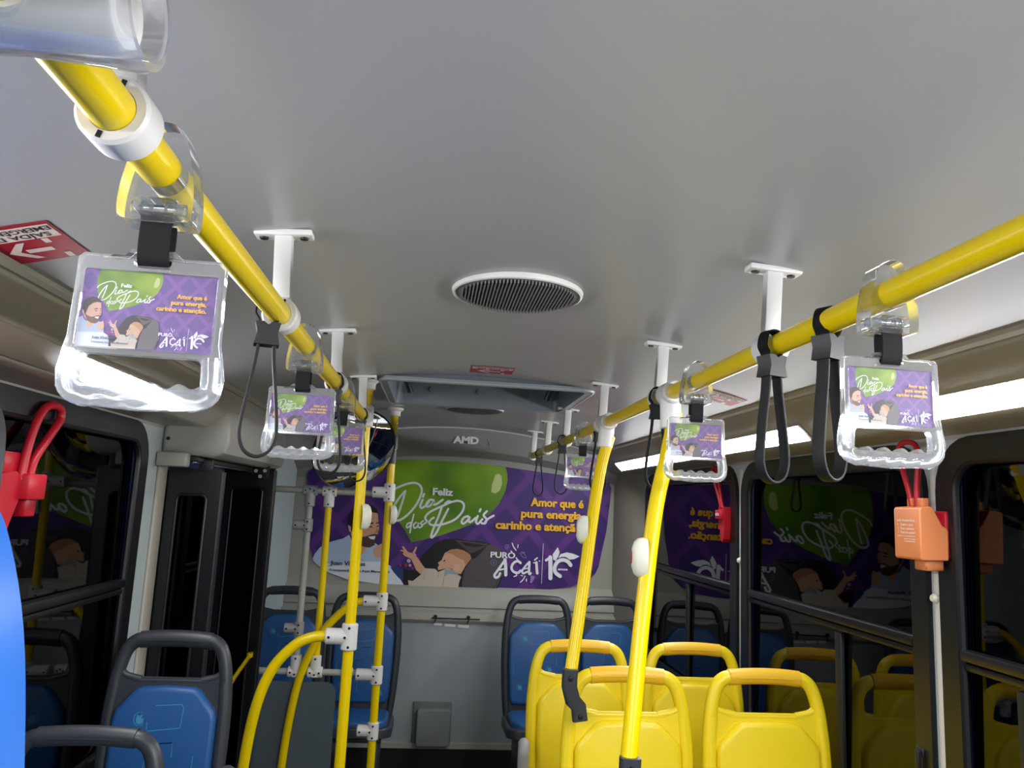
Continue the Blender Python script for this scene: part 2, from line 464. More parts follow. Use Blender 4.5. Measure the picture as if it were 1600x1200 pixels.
# ------------------------------------------------------------------ the printed advertisement (poster and hand-grip cards), in mm from the poster centre
OUTLINE=[(-252,412),(-19,412),(219,401),(442,380),(699,358),(941,334),(987,324),(1003,289),(999,217),(978,8),(931,-224),(911,-266),(854,-319),(749,-356),(620,-377),(450,-381),(145,-385),(-294,-388),(-476,-382),(-677,-360),(-813,-314),(-892,-258),(-928,-152),(-957,46),(-976,267),(-971,300),(-941,330),(-742,373),(-438,405)]
ART=[
('heart','p','green',[(-415,440),(-37,459),(281,424),(305,357),(310,310),(300,242),(262,152),(208,88),(143,39),(16,-18),(-134,-75),(-290,-116),(-319,-67),(-369,1),(-424,50),(-457,129),(-470,205),(-472,308),(-447,386)],0.0),
('heart','p','limehi',[(227,337),(248,349),(269,334),(275,282),(263,240),(233,218),(206,227),(209,274)],0.0),
('heart','r','white',[(-349,208),(-359,154),(-375,92),(-388,44)],13.7),
('heart','r','white',[(-349,208),(-381,168),(-408,121),(-430,70),(-433,34),(-406,16),(-361,27),(-308,75),(-266,138),(-245,200),(-251,239),(-284,261),(-335,255),(-390,232),(-439,202),(-463,170)],13.7),
('heart','r','white',[(-234,157),(-247,119),(-238,103),(-213,120),(-194,146)],13.7),
('heart','r','white',[(-228,194),(-234,175)],13.7),
('heart','r','white',[(-164,158),(-190,157),(-209,130),(-200,113),(-178,127),(-159,153),(-165,132),(-147,131),(-122,150),(-105,163)],13.7),
('heart','r','white',[(-88,140),(-71,153),(-58,155)],13.7),
('heart','r','white',[(-199,21),(-211,44),(-190,75),(-145,103),(-100,125),(-55,148),(-9,160),(23,151),(34,126),(21,85),(-18,42),(-73,14),(-134,-1),(-170,0),(-184,14),(-172,35),(-156,46)],13.7),
('heart','r','white',[(-109,115),(-127,53),(-153,-20),(-166,-71),(-157,-78),(-131,-44),(-104,23),(-66,106)],13.7),
('heart','r','white',[(64,66),(38,55),(24,29),(35,16),(60,35),(74,61),(71,31),(86,31),(116,58)],13.7),
('heart','r','white',[(127,69),(117,33),(131,20),(158,50)],13.7),
('heart','r','white',[(143,113),(137,99)],13.7),
('heart','r','white',[(184,102),(164,76),(184,51),(177,25),(154,24)],13.7),
('heart','r','white',[(177,35),(199,57),(230,76)],13.7),
('heart','r','white',[(-304,9),(-323,-2),(-324,-24),(-307,-16),(-296,10)],9.5),
('heart','r','white',[(-285,61),(-297,-6),(-302,-56)],9.5),
('heart','r','white',[(-268,11),(-282,-5),(-276,-25),(-256,-14),(-255,6),(-268,11),(-247,6)],9.5),
('heart','r','white',[(-223,23),(-237,7),(-226,-8),(-240,-21),(-251,-16)],9.5),
('heart','r','white',[(-226,-3),(-201,14)],9.5),
('man','p','shirt',[(-910,-280),(-890,-215),(-859,-169),(-803,-135),(-720,-109),(-684,-85),(-664,-122),(-600,-164),(-560,-157),(-522,-126),(-501,-140),(-459,-173),(-453,-253),(-421,-271),(-415,-434),(-915,-451)],0.0),
('man','p','white_soft',[(-927,-310),(-831,-272),(-683,-251),(-454,-243),(-401,-275),(-351,-338),(-301,-405),(-298,-454),(-913,-475)],0.0),
('man','p','jeans',[(-411,-276),(-381,-265),(-330,-283),(-316,-337),(-324,-362),(-356,-338),(-389,-305)],0.0),
('man','p','skin',[(-634,-120),(-572,-138),(-568,-163),(-587,-198),(-609,-214),(-629,-180)],0.0),
('man','p','skin',[(-685,28),(-607,67),(-516,61),(-507,16),(-499,-34),(-503,-65),(-515,-95),(-521,-141),(-550,-158),(-591,-154),(-643,-126),(-674,-82)],0.0),
('man','p','skin',[(-697,-23),(-679,-20),(-672,-67),(-686,-64)],0.0),
('man','p','hair',[(-678,-32),(-696,-23),(-698,17),(-688,58),(-660,95),(-611,117),(-560,109),(-523,86),(-513,58),(-556,63),(-596,49),(-634,15),(-650,-36),(-659,-81),(-674,-57)],0.0),
('man','p','beard',[(-669,-57),(-637,-80),(-600,-94),(-575,-90),(-551,-79),(-526,-72),(-507,-75),(-514,-95),(-520,-142),(-550,-159),(-591,-155),(-638,-128)],0.0),
('man','p','teeth',[(-565,-91),(-518,-85),(-524,-108),(-547,-106)],0.0),
('man','p','hair',[(-579,-12),(-542,0),(-535,-8),(-571,-18)],0.0),
('man','p','hair',[(-522,-3),(-503,2),(-502,-5),(-520,-9)],0.0),
('man','p','beard',[(-571,-29),(-544,-23),(-543,-32),(-565,-34)],0.0),
('man','p','beard',[(-516,-21),(-504,-19),(-503,-27),(-514,-28)],0.0),
('man','p','skin_dark',[(-516,-35),(-500,-54),(-504,-65),(-528,-70),(-518,-55)],0.0),
('man','p','skin',[(-520,-161),(-491,-139),(-469,-126),(-457,-163),(-456,-213),(-500,-222),(-522,-196)],0.0),
('baby','p','black',[(-327,-283),(-243,-294),(-216,-313),(-262,-389),(-320,-391)],0.0),
('baby','p','black',[(-223,-209),(-185,-162),(-137,-115),(-77,-87),(-16,-82),(155,-93),(223,-105),(276,-129),(135,-200),(46,-264),(37,-389),(-117,-280),(-199,-273),(-227,-224)],0.0),
('baby','p','hood',[(-15,-90),(77,-92),(208,-107),(173,-133),(112,-165),(82,-167),(27,-118)],0.0),
('baby','p','black',[(26,-101),(130,-109),(182,-117),(121,-130),(58,-122)],0.0),
('baby','p','flap',[(125,-200),(159,-164),(198,-117),(223,-105),(282,-133),(301,-214),(310,-299),(258,-396),(38,-403),(43,-314),(61,-263),(94,-207)],0.0),
('baby','r','hood',[(305,-294),(276,-340),(253,-386)],11.6),
('baby','r','black',[(301,-314),(273,-383)],7.4),
('baby','r','hood',[(122,-336),(168,-339),(219,-322)],4.2),
('baby','r','black',[(99,-199),(61,-263),(47,-323),(43,-388)],9.5),
('baby','p','skin',[(-283,-221),(-275,-186),(-243,-210),(-210,-253),(-188,-277),(-196,-308),(-222,-308),(-249,-285)],0.0),
('baby','p','skin',[(-341,-188),(-322,-173),(-286,-181),(-252,-200),(-248,-215),(-283,-219),(-325,-203)],0.0),
('baby','p','skin',[(-327,-180),(-347,-144),(-337,-142),(-309,-173)],0.0),
('baby','p','skin',[(-281,-184),(-259,-140),(-250,-145),(-265,-188)],0.0),
('baby','p','skin',[(-359,-170),(-348,-164),(-316,-175),(-320,-183)],0.0),
('baby','p','pale',[(-285,-231),(-288,-240),(-297,-245),(-306,-241),(-311,-232),(-308,-223),(-299,-219),(-289,-222)],0.0),
('baby','p','pale',[(-252,-194),(-255,-201),(-261,-204),(-269,-202),(-272,-195),(-270,-188),(-263,-184),(-255,-187)],0.0),
('baby','p','pink',[(-302,-258),(-305,-266),(-313,-270),(-322,-267),(-326,-259),(-323,-250),(-314,-246),(-306,-249)],0.0),
('baby','p','pink',[(-339,-259),(-341,-266),(-348,-269),(-356,-267),(-359,-260),(-357,-253),(-350,-250),(-342,-252)],0.0),
('baby','p','pale',[(-279,-258),(-281,-265),(-288,-268),(-294,-265),(-297,-259),(-295,-253),(-289,-250),(-282,-252)],0.0),
('baby','p','pink',[(-261,-275),(-263,-281),(-269,-283),(-275,-281),(-278,-276),(-276,-270),(-270,-267),(-264,-270)],0.0),
('baby','p','cloth',[(-295,-351),(-264,-355),(-216,-313),(-194,-273),(-127,-275),(-108,-294),(-56,-270),(-15,-276),(41,-319),(30,-349),(23,-404),(-281,-414)],0.0),
('baby','p','skin',[(-108,-282),(-113,-265),(-103,-250),(-113,-236),(-90,-219),(-82,-198),(-72,-173),(-33,-149),(8,-144),(50,-153),(90,-176),(99,-201),(65,-248),(38,-301),(9,-297),(-20,-271),(-61,-270)],0.0),
('baby','p','skin_dark',[(-67,-172),(-33,-149),(8,-144),(50,-153),(90,-176),(99,-201),(65,-243),(48,-213),(11,-200),(-26,-176)],0.0),
('baby','p','skin_pale',[(-13,-248),(3,-235),(27,-242),(30,-264),(9,-289),(-5,-275)],0.0),
('baby','p','black',[(-79,-223),(-68,-214),(-66,-223),(-75,-228)],0.0),
('baby','p','collar',[(-66,-278),(-15,-276),(39,-320),(-3,-305),(-44,-302),(-68,-323)],0.0),
('baby','r','fold',[(-192,-297),(-199,-347)],3.2),
('baby','r','fold',[(-105,-299),(-106,-329)],3.2),
('baby','r','fold',[(-68,-328),(-73,-378)],3.2),
('logo','r','white',[(316,-200),(323,-248),(326,-296)],21.0),
('logo','r','white',[(314,-206),(282,-255),(265,-280),(253,-301),(262,-315),(280,-307),(289,-287)],15.8),
('logo','r','white',[(278,-267),(321,-257)],10.5),
('logo','r','white',[(418,-217),(397,-206),(371,-221),(361,-252),(377,-275),(405,-279),(420,-265)],15.8),
('logo','r','white',[(391,-191),(413,-212)],7.4),
('logo','r','white',[(387,-281),(397,-295),(380,-304)],7.4),
('logo','r','white',[(468,-215),(445,-243),(431,-267),(438,-282),(462,-271)],12.6),
('logo','r','white',[(475,-209),(476,-280),(486,-280)],15.8),
('logo','r','white',[(443,-254),(469,-247)],8.4),
('logo','r','white',[(521,-210),(526,-256),(529,-278)],16.8),
('logo','r','white',[(503,-213),(527,-209)],7.4),
('logo','r','white',[(509,-195),(525,-181)],9.5),
('logo','r','white',[(538,-200),(544,-200)],6.3),
('logo','r','white',[(561,-89),(560,-214),(559,-341)],3.2),
('logo','r','white',[(610,-174),(614,-242),(616,-305)],27.4),
('logo','r','white',[(583,-194),(597,-184),(615,-175)],15.8),
('logo','r','white',[(746,-219),(724,-195),(687,-187),(655,-205),(641,-239),(649,-269),(679,-291)],24.2),
('logo','p','white',[(630,-188),(625,-155),(642,-129),(657,-107),(670,-138),(665,-159),(646,-196)],0.0),
('logo','p','white',[(662,-177),(677,-151),(717,-138),(759,-145),(803,-161),(766,-180),(739,-184),(712,-168),(686,-167)],0.0),
('logo','r','white',[(358,-95),(368,-117),(385,-138)],6.3),
('logo','r','white',[(397,-102),(395,-122)],5.3),
('logo','r','white',[(451,-298),(438,-322),(422,-338)],6.3),
('logo','r','white',[(460,-317),(461,-330)],6.3),
('logo','r','white',[(424,-295),(435,-297)],5.3),
('logo','r','lilac',[(339,-118),(337,-125),(332,-130),(326,-132),(319,-131),(314,-126),(312,-120),(313,-113),(318,-108),(324,-106),(331,-107),(336,-112),(339,-118)],2.6),
('logo','r','lilac',[(262,-220),(260,-229),(253,-236),(244,-239),(235,-237),(228,-231),(225,-222),(227,-212),(233,-206),(242,-203),(252,-205),(259,-211),(262,-220)],2.6),
('logo','r','lilac',[(238,-216),(244,-226),(249,-217)],3.2),
('logo','r','lilac',[(320,-117),(326,-124),(332,-115)],3.2),
('logo','r','lilac',[(410,-161),(423,-146),(439,-158),(453,-182),(435,-181),(418,-164),(444,-147)],3.2),
('logo','p','lilac',[(487,-292),(515,-299),(509,-317),(495,-340),(483,-339),(486,-318)],0.0),
]
INKS = dict(base=('40256f', '5a2f82'), green=('4a7a16', '86ae1e'), limehi='c2cf8a', white='eef0f6', shirt='b4c6e2', white_soft='e4eaf3', jeans='2c3f78',
            skin='dca787', skin_dark='bd8661', skin_pale='deb396', hair='231b1b', beard='573d33', teeth='f1efec', black='1d1a1e', hood='4b3f40',
            flap='514a50', pale='c3a9c4', pink='a2265e', cloth='cfc3b2', collar='9aa6b0', fold='a79a8a', lilac='9583c0', amber='f2b62c', navy='27305a')
INK_ORDER = list(INKS)
def ink_set(prefix, translucent, backlit_wash):
    o = []
    for k in INK_ORDER:
        v = INKS[k]
        def up(h):
            if not backlit_wash: return h
            r = [int(h[i:i+2], 16) for i in (0, 2, 4)]
            return ''.join('%02x' % int(c+(255-c)*backlit_wash) for c in r)
        if k == 'base': o.append(print_mat(prefix+k, up(v[0]), translucent, lattice=up(v[1])))
        elif k == 'green': o.append(print_mat(prefix+k, up(v[0]), translucent, blotch=up(v[1])))
        else: o.append(print_mat(prefix+k, up(v), translucent))
    return o

def clip_poly(pts, outline):
    """Sutherland-Hodgman against a convex counter-clockwise outline"""
    out = pts
    n = len(outline)
    for i in range(n):
        a, b = outline[i], outline[(i+1) % n]
        ex, ey = b[0]-a[0], b[1]-a[1]
        inp, out = out, []
        if not inp: break
        s = inp[-1]
        side = lambda p: ex*(p[1]-a[1])-ey*(p[0]-a[0])
        for e in inp:
            se, ss = side(e), side(s)
            if (se >= 0) != (ss >= 0):
                t = ss/(ss-se)
                out.append((s[0]+(e[0]-s[0])*t, s[1]+(e[1]-s[1])*t))
            if se >= 0: out.append(e)
            s = e
    return out

def art_mesh(name, mats, outline, maps, layer, scale, parent=None, back=0.002, base_uv=1.0):
    """outline and mapped art in mm; layers step towards -y"""
    bm = NB(); uvl = bm.loops.layers.uv.new('UVMap')
    area = sum(outline[i-1][0]*outline[i][1]-outline[i][0]*outline[i-1][1] for i in range(len(outline)))
    if area < 0: outline = outline[::-1]
    S = scale
    def face(pts, lv, mi, uvs=1.0):
        if len(pts) < 3: return
        tri = tessellate_polygon([[Vector((x, y, 0)) for x, y in pts]])
        V = [bm.verts.new((x*S, -lv*layer, y*S)) for x, y in pts]
        for t in tri:
            a, b, c = (V[i] for i in t)
            if (b.co-a.co).cross(c.co-a.co).y > 0: a, b, c = a, c, b
            try: f = bm.faces.new((a, b, c))
            except ValueError: continue
            f.material_index = mi
            for l in f.loops: l[uvl].uv = (l.vert.co.x/S*uvs/100, l.vert.co.z/S*uvs/100)
    # backing sheet with thickness
    n = len(outline)
    face(outline, 0, 0, base_uv)
    lo = [bm.verts.new((x*S, 0, y*S)) for x, y in outline]; hi = [bm.verts.new((x*S, back, y*S)) for x, y in outline]
    for i in range(n):
        j = (i+1) % n
        f = bm.faces.new((lo[i], lo[j], hi[j], hi[i])); f.material_index = 0
    f = bm.faces.new(hi[::-1]); f.material_index = INK_ORDER.index('white_soft')
    lv = 1
    for g, k, col, pts, w in ART:
        mp = maps.get(g)
        if mp is None: continue
        sx, sy, ox, oy = mp
        mi = INK_ORDER.index(col)
        P = [(x*sx+ox, y*sy+oy) for x, y in pts]
        if k == 'p':
            lv += 0.5
            face(clip_poly(P, outline), lv, mi, 1.0/max(sx, 1e-6))
        else:
            lv += 0.3
            hw = w*0.5*math.sqrt(abs(sx*sy))
            C = [(v.x, v.y) for v in catmull([(x, y, 0) for x, y in P], 5)]
            L, R = [], []
            for i in range(len(C)):
                a = C[max(i-1, 0)]; b = C[min(i+1, len(C)-1)]
                dx, dy = b[0]-a[0], b[1]-a[1]; d = math.hypot(dx, dy) or 1
                nx, ny = -dy/d*hw, dx/d*hw
                L.append((C[i][0]+nx, C[i][1]+ny)); R.append((C[i][0]-nx, C[i][1]-ny))
            for i in range(len(C)-1):
                face([L[i], R[i], R[i+1], L[i+1]], lv+0.25*(i % 2), mi)
            for e in (0, -1):      # round ends
                face([(C[e][0]+hw*math.cos(2*PI*q/8), C[e][1]+hw*math.sin(2*PI*q/8)) for q in range(8)], lv+0.5, mi)
    lv += 1.0
    for g, body, x0, x1, base, cap, bold, col in ART_TEXT:
        mp = maps.get(g)
        if mp is None: continue
        sx, sy, ox, oy = mp
        vs, fs = text_fit(body, x0*sx+ox, x1*sx+ox, base*sy+oy, cap*sy, bold)
        mi = INK_ORDER.index(col)
        for kk, dx in enumerate((-0.022*cap*sx, 0.022*cap*sx)):      # struck twice: a heavy face
            V = [bm.verts.new(((x+dx)*S, -(lv+0.1*kk)*layer, y*S)) for x, y in vs]
            for t in fs:
                try:
                    f = bm.faces.new([V[i] for i in t]); f.material_index = mi
                    f.normal_update()
                    if f.normal.y > 0: f.normal_flip()
                except ValueError: pass
    return finish(name, bm, mats, parent, smooth=False, recalc=False)

ART_TEXT = [
    ('heart', 'Feliz', -172, -42, 191, 45, 0.03, 'white'),
    ('line', 'Amor que é', 468, 818, 150, 52, 0.03, 'amber'),
    ('line', 'pura energia,', 408, 822, 75, 52, 0.03, 'amber'),
    ('line', 'carinho e atenção.', 245, 826, -4, 52, 0.03, 'amber'),
    ('logo', 'PURÒ.', 222, 394, -189, 36, 0.02, 'white'),
    ('logo', 'anos', 663, 726, -253, 16, 0.02, 'white'),
    ('name', 'Juan Vinícius', -786, -569, -273, 25, 0.015, 'navy'),
    ('name', 'Franqueado Puro Açaí Maracanaú', -786, -414, -311, 14, 0.015, 'navy'),
]
IDENT = (1, 1, 0, 0)
POSTER_INK = ink_set('poster_', 0.0, 0.0)
CARD_INK = ink_set('card_', 0.5, 0.36)  # lightened towards white: the washed-out backlit look is put into the inks
poster = art_mesh('poster', POSTER_INK, OUTLINE, {g: IDENT for g in ('heart', 'line', 'man', 'name', 'baby', 'logo')}, 0.0003, 0.001, back=0.004)
poster.location = (0.17, 5.05, 1.47)
tag(poster, 'wide purple advertising poster with a green heart filling the rear window', 'poster')

CW, CH = 122.0, 76.0
def fit(u0, u1, v0, v1, s0, s1, t0, t1):
    sx = (s1-s0)*CW/(u1-u0); sy = (t1-t0)*CH/(v0-v1)      # v0 top, v1 bottom
    sy = abs(sy)
    return (sx, sy, (s0-0.5)*CW-u0*sx, -t0*CH-v0*sy)
CARD_MAPS = dict(heart=fit(-472, 310, 412, -116, 0.10, 0.58, 0.0, 0.53), line=fit(245, 842, 202, -20, 0.56, 0.94, 0.26, 0.50),
                 man=fit(-640, -480, 117, -80, 0.06, 0.175, 0.36, 0.60), name=fit(-786, -414, -248, -325, 0.12, 0.38, 0.85, 0.95), baby=fit(-359, 310, -82, -414, 0.22, 0.6, 0.56, 1.0),
                 logo=fit(225, 803, -89, -341, 0.6, 0.97, 0.69, 0.97))
CARD_OUTLINE = [(x, y-CH/2) for x, y in rect(CW, CH, 2.0, 3)]
def card_mesh():
    o = art_mesh('advert_card', CARD_INK, CARD_OUTLINE, CARD_MAPS, 0.00006, 0.001, back=0.0008, base_uv=14.0)
    return o

# ------------------------------------------------------------------ the bus shell
XC = 0.16                       # centre line of the bus
Y0, Y1 = -2.6, 4.96             # front bulkhead, end of the ceiling
XL, XR = -1.01, 1.33            # inner faces of the side walls
HX0, HX1, HY0, HY1 = -0.205, 0.572, 2.895, 3.57     # roof hatch opening
def zc(x): return 2.10-0.155*(x-XC)**2

bm = NB()
xs = [XC-0.885+1.77*k/36 for k in range(37)] + [HX0, HX1]
xs = sorted(set(round(x, 4) for x in xs))
ys = [Y0, 0.0, 1.5, HY0, HY1, 4.3, Y1]
grid = {}
def cv(i, j, top):
    k = (i, j, top)
    if k not in grid: grid[k] = bm.verts.new((xs[i], ys[j], zc(xs[i])+(0.012 if top else 0)))
    return grid[k]
for i in range(len(xs)-1):
    for j in range(len(ys)-1):
        if xs[i] >= HX0-1e-4 and xs[i+1] <= HX1+1e-4 and ys[j] >= HY0-1e-4 and ys[j+1] <= HY1+1e-4: continue
        bm.faces.new((cv(i, j, 0), cv(i, j+1, 0), cv(i+1, j+1, 0), cv(i+1, j, 0)))
structure(finish('ceiling', bm, M_CEIL, recalc=False, angle=60), 'pale grey arched bus ceiling')

# side coves: seam bead, sloping panel, lamp channel, panel down to the window tops
def cove(name, s):
    bm = NB()
    def sec(pts, y0, y1, mi=0):
        a = [bm.verts.new((XC+s*x, y0, z)) for x, z in pts]; b = [bm.verts.new((XC+s*x, y1, z)) for x, z in pts]
        for i in range(len(pts)-1):
            f = bm.faces.new((a[i], a[i+1], b[i+1], b[i])); f.material_index = mi
    sec([(0.868, 1.990), (0.872, 1.974), (0.882, 1.968), (0.892, 1.972), (0.896, 1.964), (0.950, 1.911), (1.004, 1.858), (1.014, 1.854), (1.06, 1.853), (1.12, 1.852), (1.165, 1.850), (1.17, 1.840)], Y0, 5.06)
    o = finish(name, bm, M_COVE, angle=30)
    return structure(o, 'beige grey cove panel between ceiling and %s windows' % ('right' if s > 0 else 'left'))
cove('trim_1', -1); cove('trim_2', 1)

# ceiling end bead above the rear bulkhead
bm = NB()
tube(bm, [(XC-0.9+1.8*k/30, 4.962, zc(XC-0.9+1.8*k/30)-0.002) for k in range(31)], 0.006, 8)
structure(finish('trim_3', bm, M_WHITE), 'thin pale bead along the rear end of the ceiling')

# floor
bm = NB(); box(bm, (XC, 1.23, -0.02), (2.34, 7.66, 0.04)); structure(finish('floor', bm, M_FLOOR, smooth=False), 'dark grey vinyl bus floor')

# walls with window openings
WT, WB = 1.836, 0.72
def rr(y0, y1, z0, z1, r): return [(x+(y0+y1)/2, z+(z0+z1)/2) for x, z in rect(y1-y0, z1-z0, r, 6)]
YZ = Matrix(((0, 0, 1, 0), (1, 0, 0, 0), (0, 1, 0, 0), (0, 0, 0, 1)))         # local (x,y,z) -> world (z, x, y)
RWIN = [(-1.75, -0.45), (-0.39, 0.97-0.4), (0.62, 1.915), (1.975, 3.215), (3.275, 4.72)]
LWIN = [(-1.75, -0.45), (-0.39, 1.2), (1.26, 2.80)]
DOOR = (3.035, 3.90)
bm = NB()
plate(bm, [(Y0, 0), (5.06, 0), (5.06, 1.86), (Y0, 1.86)], [rr(a, b, WB, WT, 0.13) for a, b in RWIN], 0.03, Matrix.Translation((XR, 0, 0)) @ YZ)
structure(finish('wall_right', bm, M_WALL, smooth=False), 'pale blue grey right wall of the bus')
bm = NB()
plate(bm, [(Y0, 0), (DOOR[0], 0), (DOOR[0], 1.74), (DOOR[1], 1.74), (DOOR[1], 0), (5.06, 0), (5.06, 1.86), (Y0, 1.86)],
      [rr(a, b, WB, WT, 0.13) for a, b in LWIN], 0.03, Matrix.Translation((XL-0.03, 0, 0)) @ YZ)
structure(finish('wall_left', bm, M_WALL, smooth=False), 'pale blue grey left wall of the bus')

def window(n, side, y0, y1, label, bars=(), latch=()):
    s = 1 if side == 'r' else -1
    X = XR if s > 0 else XL
    root = bpy.data.objects.new('window_%d' % n, None); COL.objects.link(root); structure(root, label)
    root.empty_display_size = 0.05
    root.location = (X, (y0+y1)/2, WB)
    inv = Matrix.Translation((-X, -(y0+y1)/2, -WB))
    fd = 0.024
    M = inv @ Matrix.Translation((X-(0.016 if s > 0 else 0.008), 0, 0)) @ YZ
    bm = NB()
    plate(bm, rr(y0-0.004, y1+0.004, WB-0.004, WT+0.006, 0.135), [rr(y0+0.062, y1-0.062, WB+0.062, WT-0.055, 0.075)], fd, M)
    # rounded inner lip
    L = [(inv @ Vector((X-s*0.004, y, z))) for y, z in rr(y0+0.062, y1-0.062, WB+0.062, WT-0.055, 0.075)]
    tube(bm, L, 0.011, 8, closed=True)
    finish('window_frame', bm, M_GLOSSBLACK, root)
    bm = NB()
    plate(bm, rr(y0+0.05, y1-0.05, WB+0.05, WT-0.045, 0.055), [], 0.004, inv @ Matrix.Translation((X+s*0.012, 0, 0)) @ YZ)
    g = finish('glass_pane', bm, M_GLASS if s > 0 else M_GLASSL, root, smooth=False)
    # the panes lean out a little at the top
    g.rotation_euler = (0, s*0.014, 0); g.location = (-s*0.006, 0, 0)
    bm = NB()
    xb = -s*0.002
    yy = (y1-y0)-0.13
    box(bm, (xb, 0, 1.306-WB), (0.030, yy, 0.028), 0.006)
    box(bm, (xb+s*0.004, 0, 1.279-WB), (0.022, yy, 0.018), 0.004)
    finish('transom_bar', bm, M_GLOSSBLACK, root)
    for y in bars:
        bm = NB(); box(bm, (s*0.0, y-(y0+y1)/2, (1.262+WB+0.05)/2-WB), (0.014, 0.036, 1.262-WB-0.05), 0.002)
        finish('mullion', bm, M_BLACK, root)
    for y, z in latch:
        bm = NB(); box(bm, (-s*0.012, y-(y0+y1)/2, z-WB), (0.018, 0.03, 0.022), 0.004)
        box(bm, (-s*0.026, y-(y0+y1)/2-0.004, z-0.02-WB), (0.012, 0.014, 0.05), 0.003)
        finish('window_latch', bm, M_BLACK if z > 0.95 else M_METAL, root)
    return root
window(1, 'r', 3.275, 4.72, 'dark rearmost right window with black transom bar', (3.94,), ((3.36, 0.90),))
window(2, 'r', 1.975, 3.215, 'dark middle right window with black transom bar', (2.45,), ((2.02, 1.03),))
window(3, 'r', 0.62, 1.915, 'dark nearest right window cut by the right picture edge', (1.66,))
window(4, 'l', 1.26, 2.80, 'dark left window with rounded top corner before the door', (1.9,))
window(5, 'l', -0.39, 1.2, 'left window behind the tall blue seat', ())
window(6, 'r', -0.39, 0.57, 'right window beside the camera', ())
window(7, 'r', -1.75, -0.45, 'right window nearest the driver', ())
window(8, 'l', -1.75, -0.45, 'left window nearest the driver', ())

# pale cover strips on the pillars between right windows, each with a round cap
for n, (y, lab) in enumerate(((1.945, 'pale pillar strip with round cap below the orange box'), (3.245, 'pale pillar strip with round cap below the red lever'))):
    r = bpy.data.objects.new('trim_%d' % (4+n), None); COL.objects.link(r); structure(r, lab); r.location = (XR-0.006, y, 0.0)
    bm = NB(); box(bm, (0.008, 0, 1.06), (0.016, 0.024, 1.52), 0.004); finish('cover_strip', bm, M_WHITE, r)
    bm = NB(); lathe(bm, [(0, 0.016), (0.008, 0.014), (0.0125, 0.006), (0.013, 0)], to_axis((0, 0, 1.43), (-1, 0, 0)), 16); finish('round_cap', bm, M_CREAM, r)

# rear bulkhead: fascia with arch, shadow recess, poster field, stepped moulding, flat panel, skirting
bm = NB()
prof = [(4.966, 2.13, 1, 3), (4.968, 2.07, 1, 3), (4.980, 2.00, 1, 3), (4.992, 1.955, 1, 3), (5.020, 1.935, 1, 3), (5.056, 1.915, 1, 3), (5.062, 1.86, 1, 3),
        (5.062, 1.60, 0, 0), (5.062, 1.105, 0, 0), (5.050, 1.092, 0, 0), (5.030, 1.075, 0, 0), (5.022, 1.030, 0, 0), (5.004, 1.000, 0, 0), (5.000, 0.968, 0, 0),
        (5.014, 0.960, 0, 0), (5.010, 0.946, 0, 0), (4.984, 0.932, 0, 0), (4.978, 0.890, 0, 0), (4.990, 0.874, 0, 0), (5.006, 0.872, 0, 1), (5.006, 0.165, 0, 1),
        (4.994, 0.160, 0, 0), (4.990, 0.130, 0, 0), (5.006, 0.122, 0, 2), (5.006, 0.0, 0, 2)]
nx = 40
cols = []
for i in range(nx+1):
    x = XL+(XR-XL)*i/nx
    sag = 0.0
    cols.append([bm.verts.new((x, y, z-(0.155*(x-XC)**2*0.8 if a else 0.0))) for y, z, a, m in prof])
for i in range(nx):
    for j in range(len(prof)-1):
        f = bm.faces.new((cols[i][j], cols[i][j+1], cols[i+1][j+1], cols[i+1][j])); f.material_index = prof[j][3] if prof[j][3] == prof[j+1][3] else 0
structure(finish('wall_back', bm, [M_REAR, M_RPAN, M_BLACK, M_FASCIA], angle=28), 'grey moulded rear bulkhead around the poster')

# rounded corner columns beside the rear window
for n, s, lab in ((6, 1, 'grey rounded rear corner column on the right'), (7, -1, 'pale rounded rear corner panel on the left')):
    bm = NB()
    X = XR if s > 0 else XL
    secp = [(X-s*0.135, 5.058), (X-s*0.13, 5.0), (X-s*0.105, 4.93), (X-s*0.075, 4.86), (X-s*0.04, 4.80), (X, 4.775)]
    a = [bm.verts.new((x, y, 0.90)) for x, y in secp]; b = [bm.verts.new((x, y, 1.90)) for x, y in secp]
    for i in range(len(secp)-1): bm.faces.new((a[i], a[i+1], b[i+1], b[i]))
    bm.faces.new(a+[bm.verts.new((X, 5.058, 0.90))])
    structure(finish('trim_%d' % n, bm, M_COLUMN if s > 0 else M_WALL, angle=50), lab)
# raised panel on the left wall behind the door
bm = NB(); plate(bm, rr(4.02, 4.74, 0.95, 1.66, 0.08), [], 0.006, Matrix.Translation((XL, 0, 0)) @ YZ)
structure(finish('trim_8', bm, M_WALL, angle=30), 'flat raised panel on the left wall behind the door')
# door jamb seal
bm = NB(); box(bm, (XL+0.006, 2.985, 0.87), (0.012, 0.085, 1.74), 0.005)
structure(finish('trim_9', bm, mat('jamb_seal', 'b3ada0', 0.5)), 'beige door jamb strip between window and folded door')
# front bulkhead behind the camera with the windscreen
bm = NB(); plate(bm, [(XL, 0), (XR, 0), (XR, 1.86), (1.05, 2.0), (XC, 2.1), (-0.73, 2.0), (XL, 1.86)], [[(x+XC, y+1.35) for x, y in rect(1.9, 0.9, 0.1, 5)]], 0.03, Matrix.Translation((0, Y0, 0)) @ XZ)
structure(finish('wall_front', bm, M_RPAN, smooth=False), 'front bulkhead around the windscreen')
bm = NB(); plate(bm, [(x+XC, y+1.35) for x, y in rect(1.96, 0.96, 0.1, 5)], [], 0.005, Matrix.Translation((0, Y0-0.02, 0)) @ XZ)
structure(finish('window_9', bm, M_GLASS, smooth=False), 'windscreen at the front of the bus')

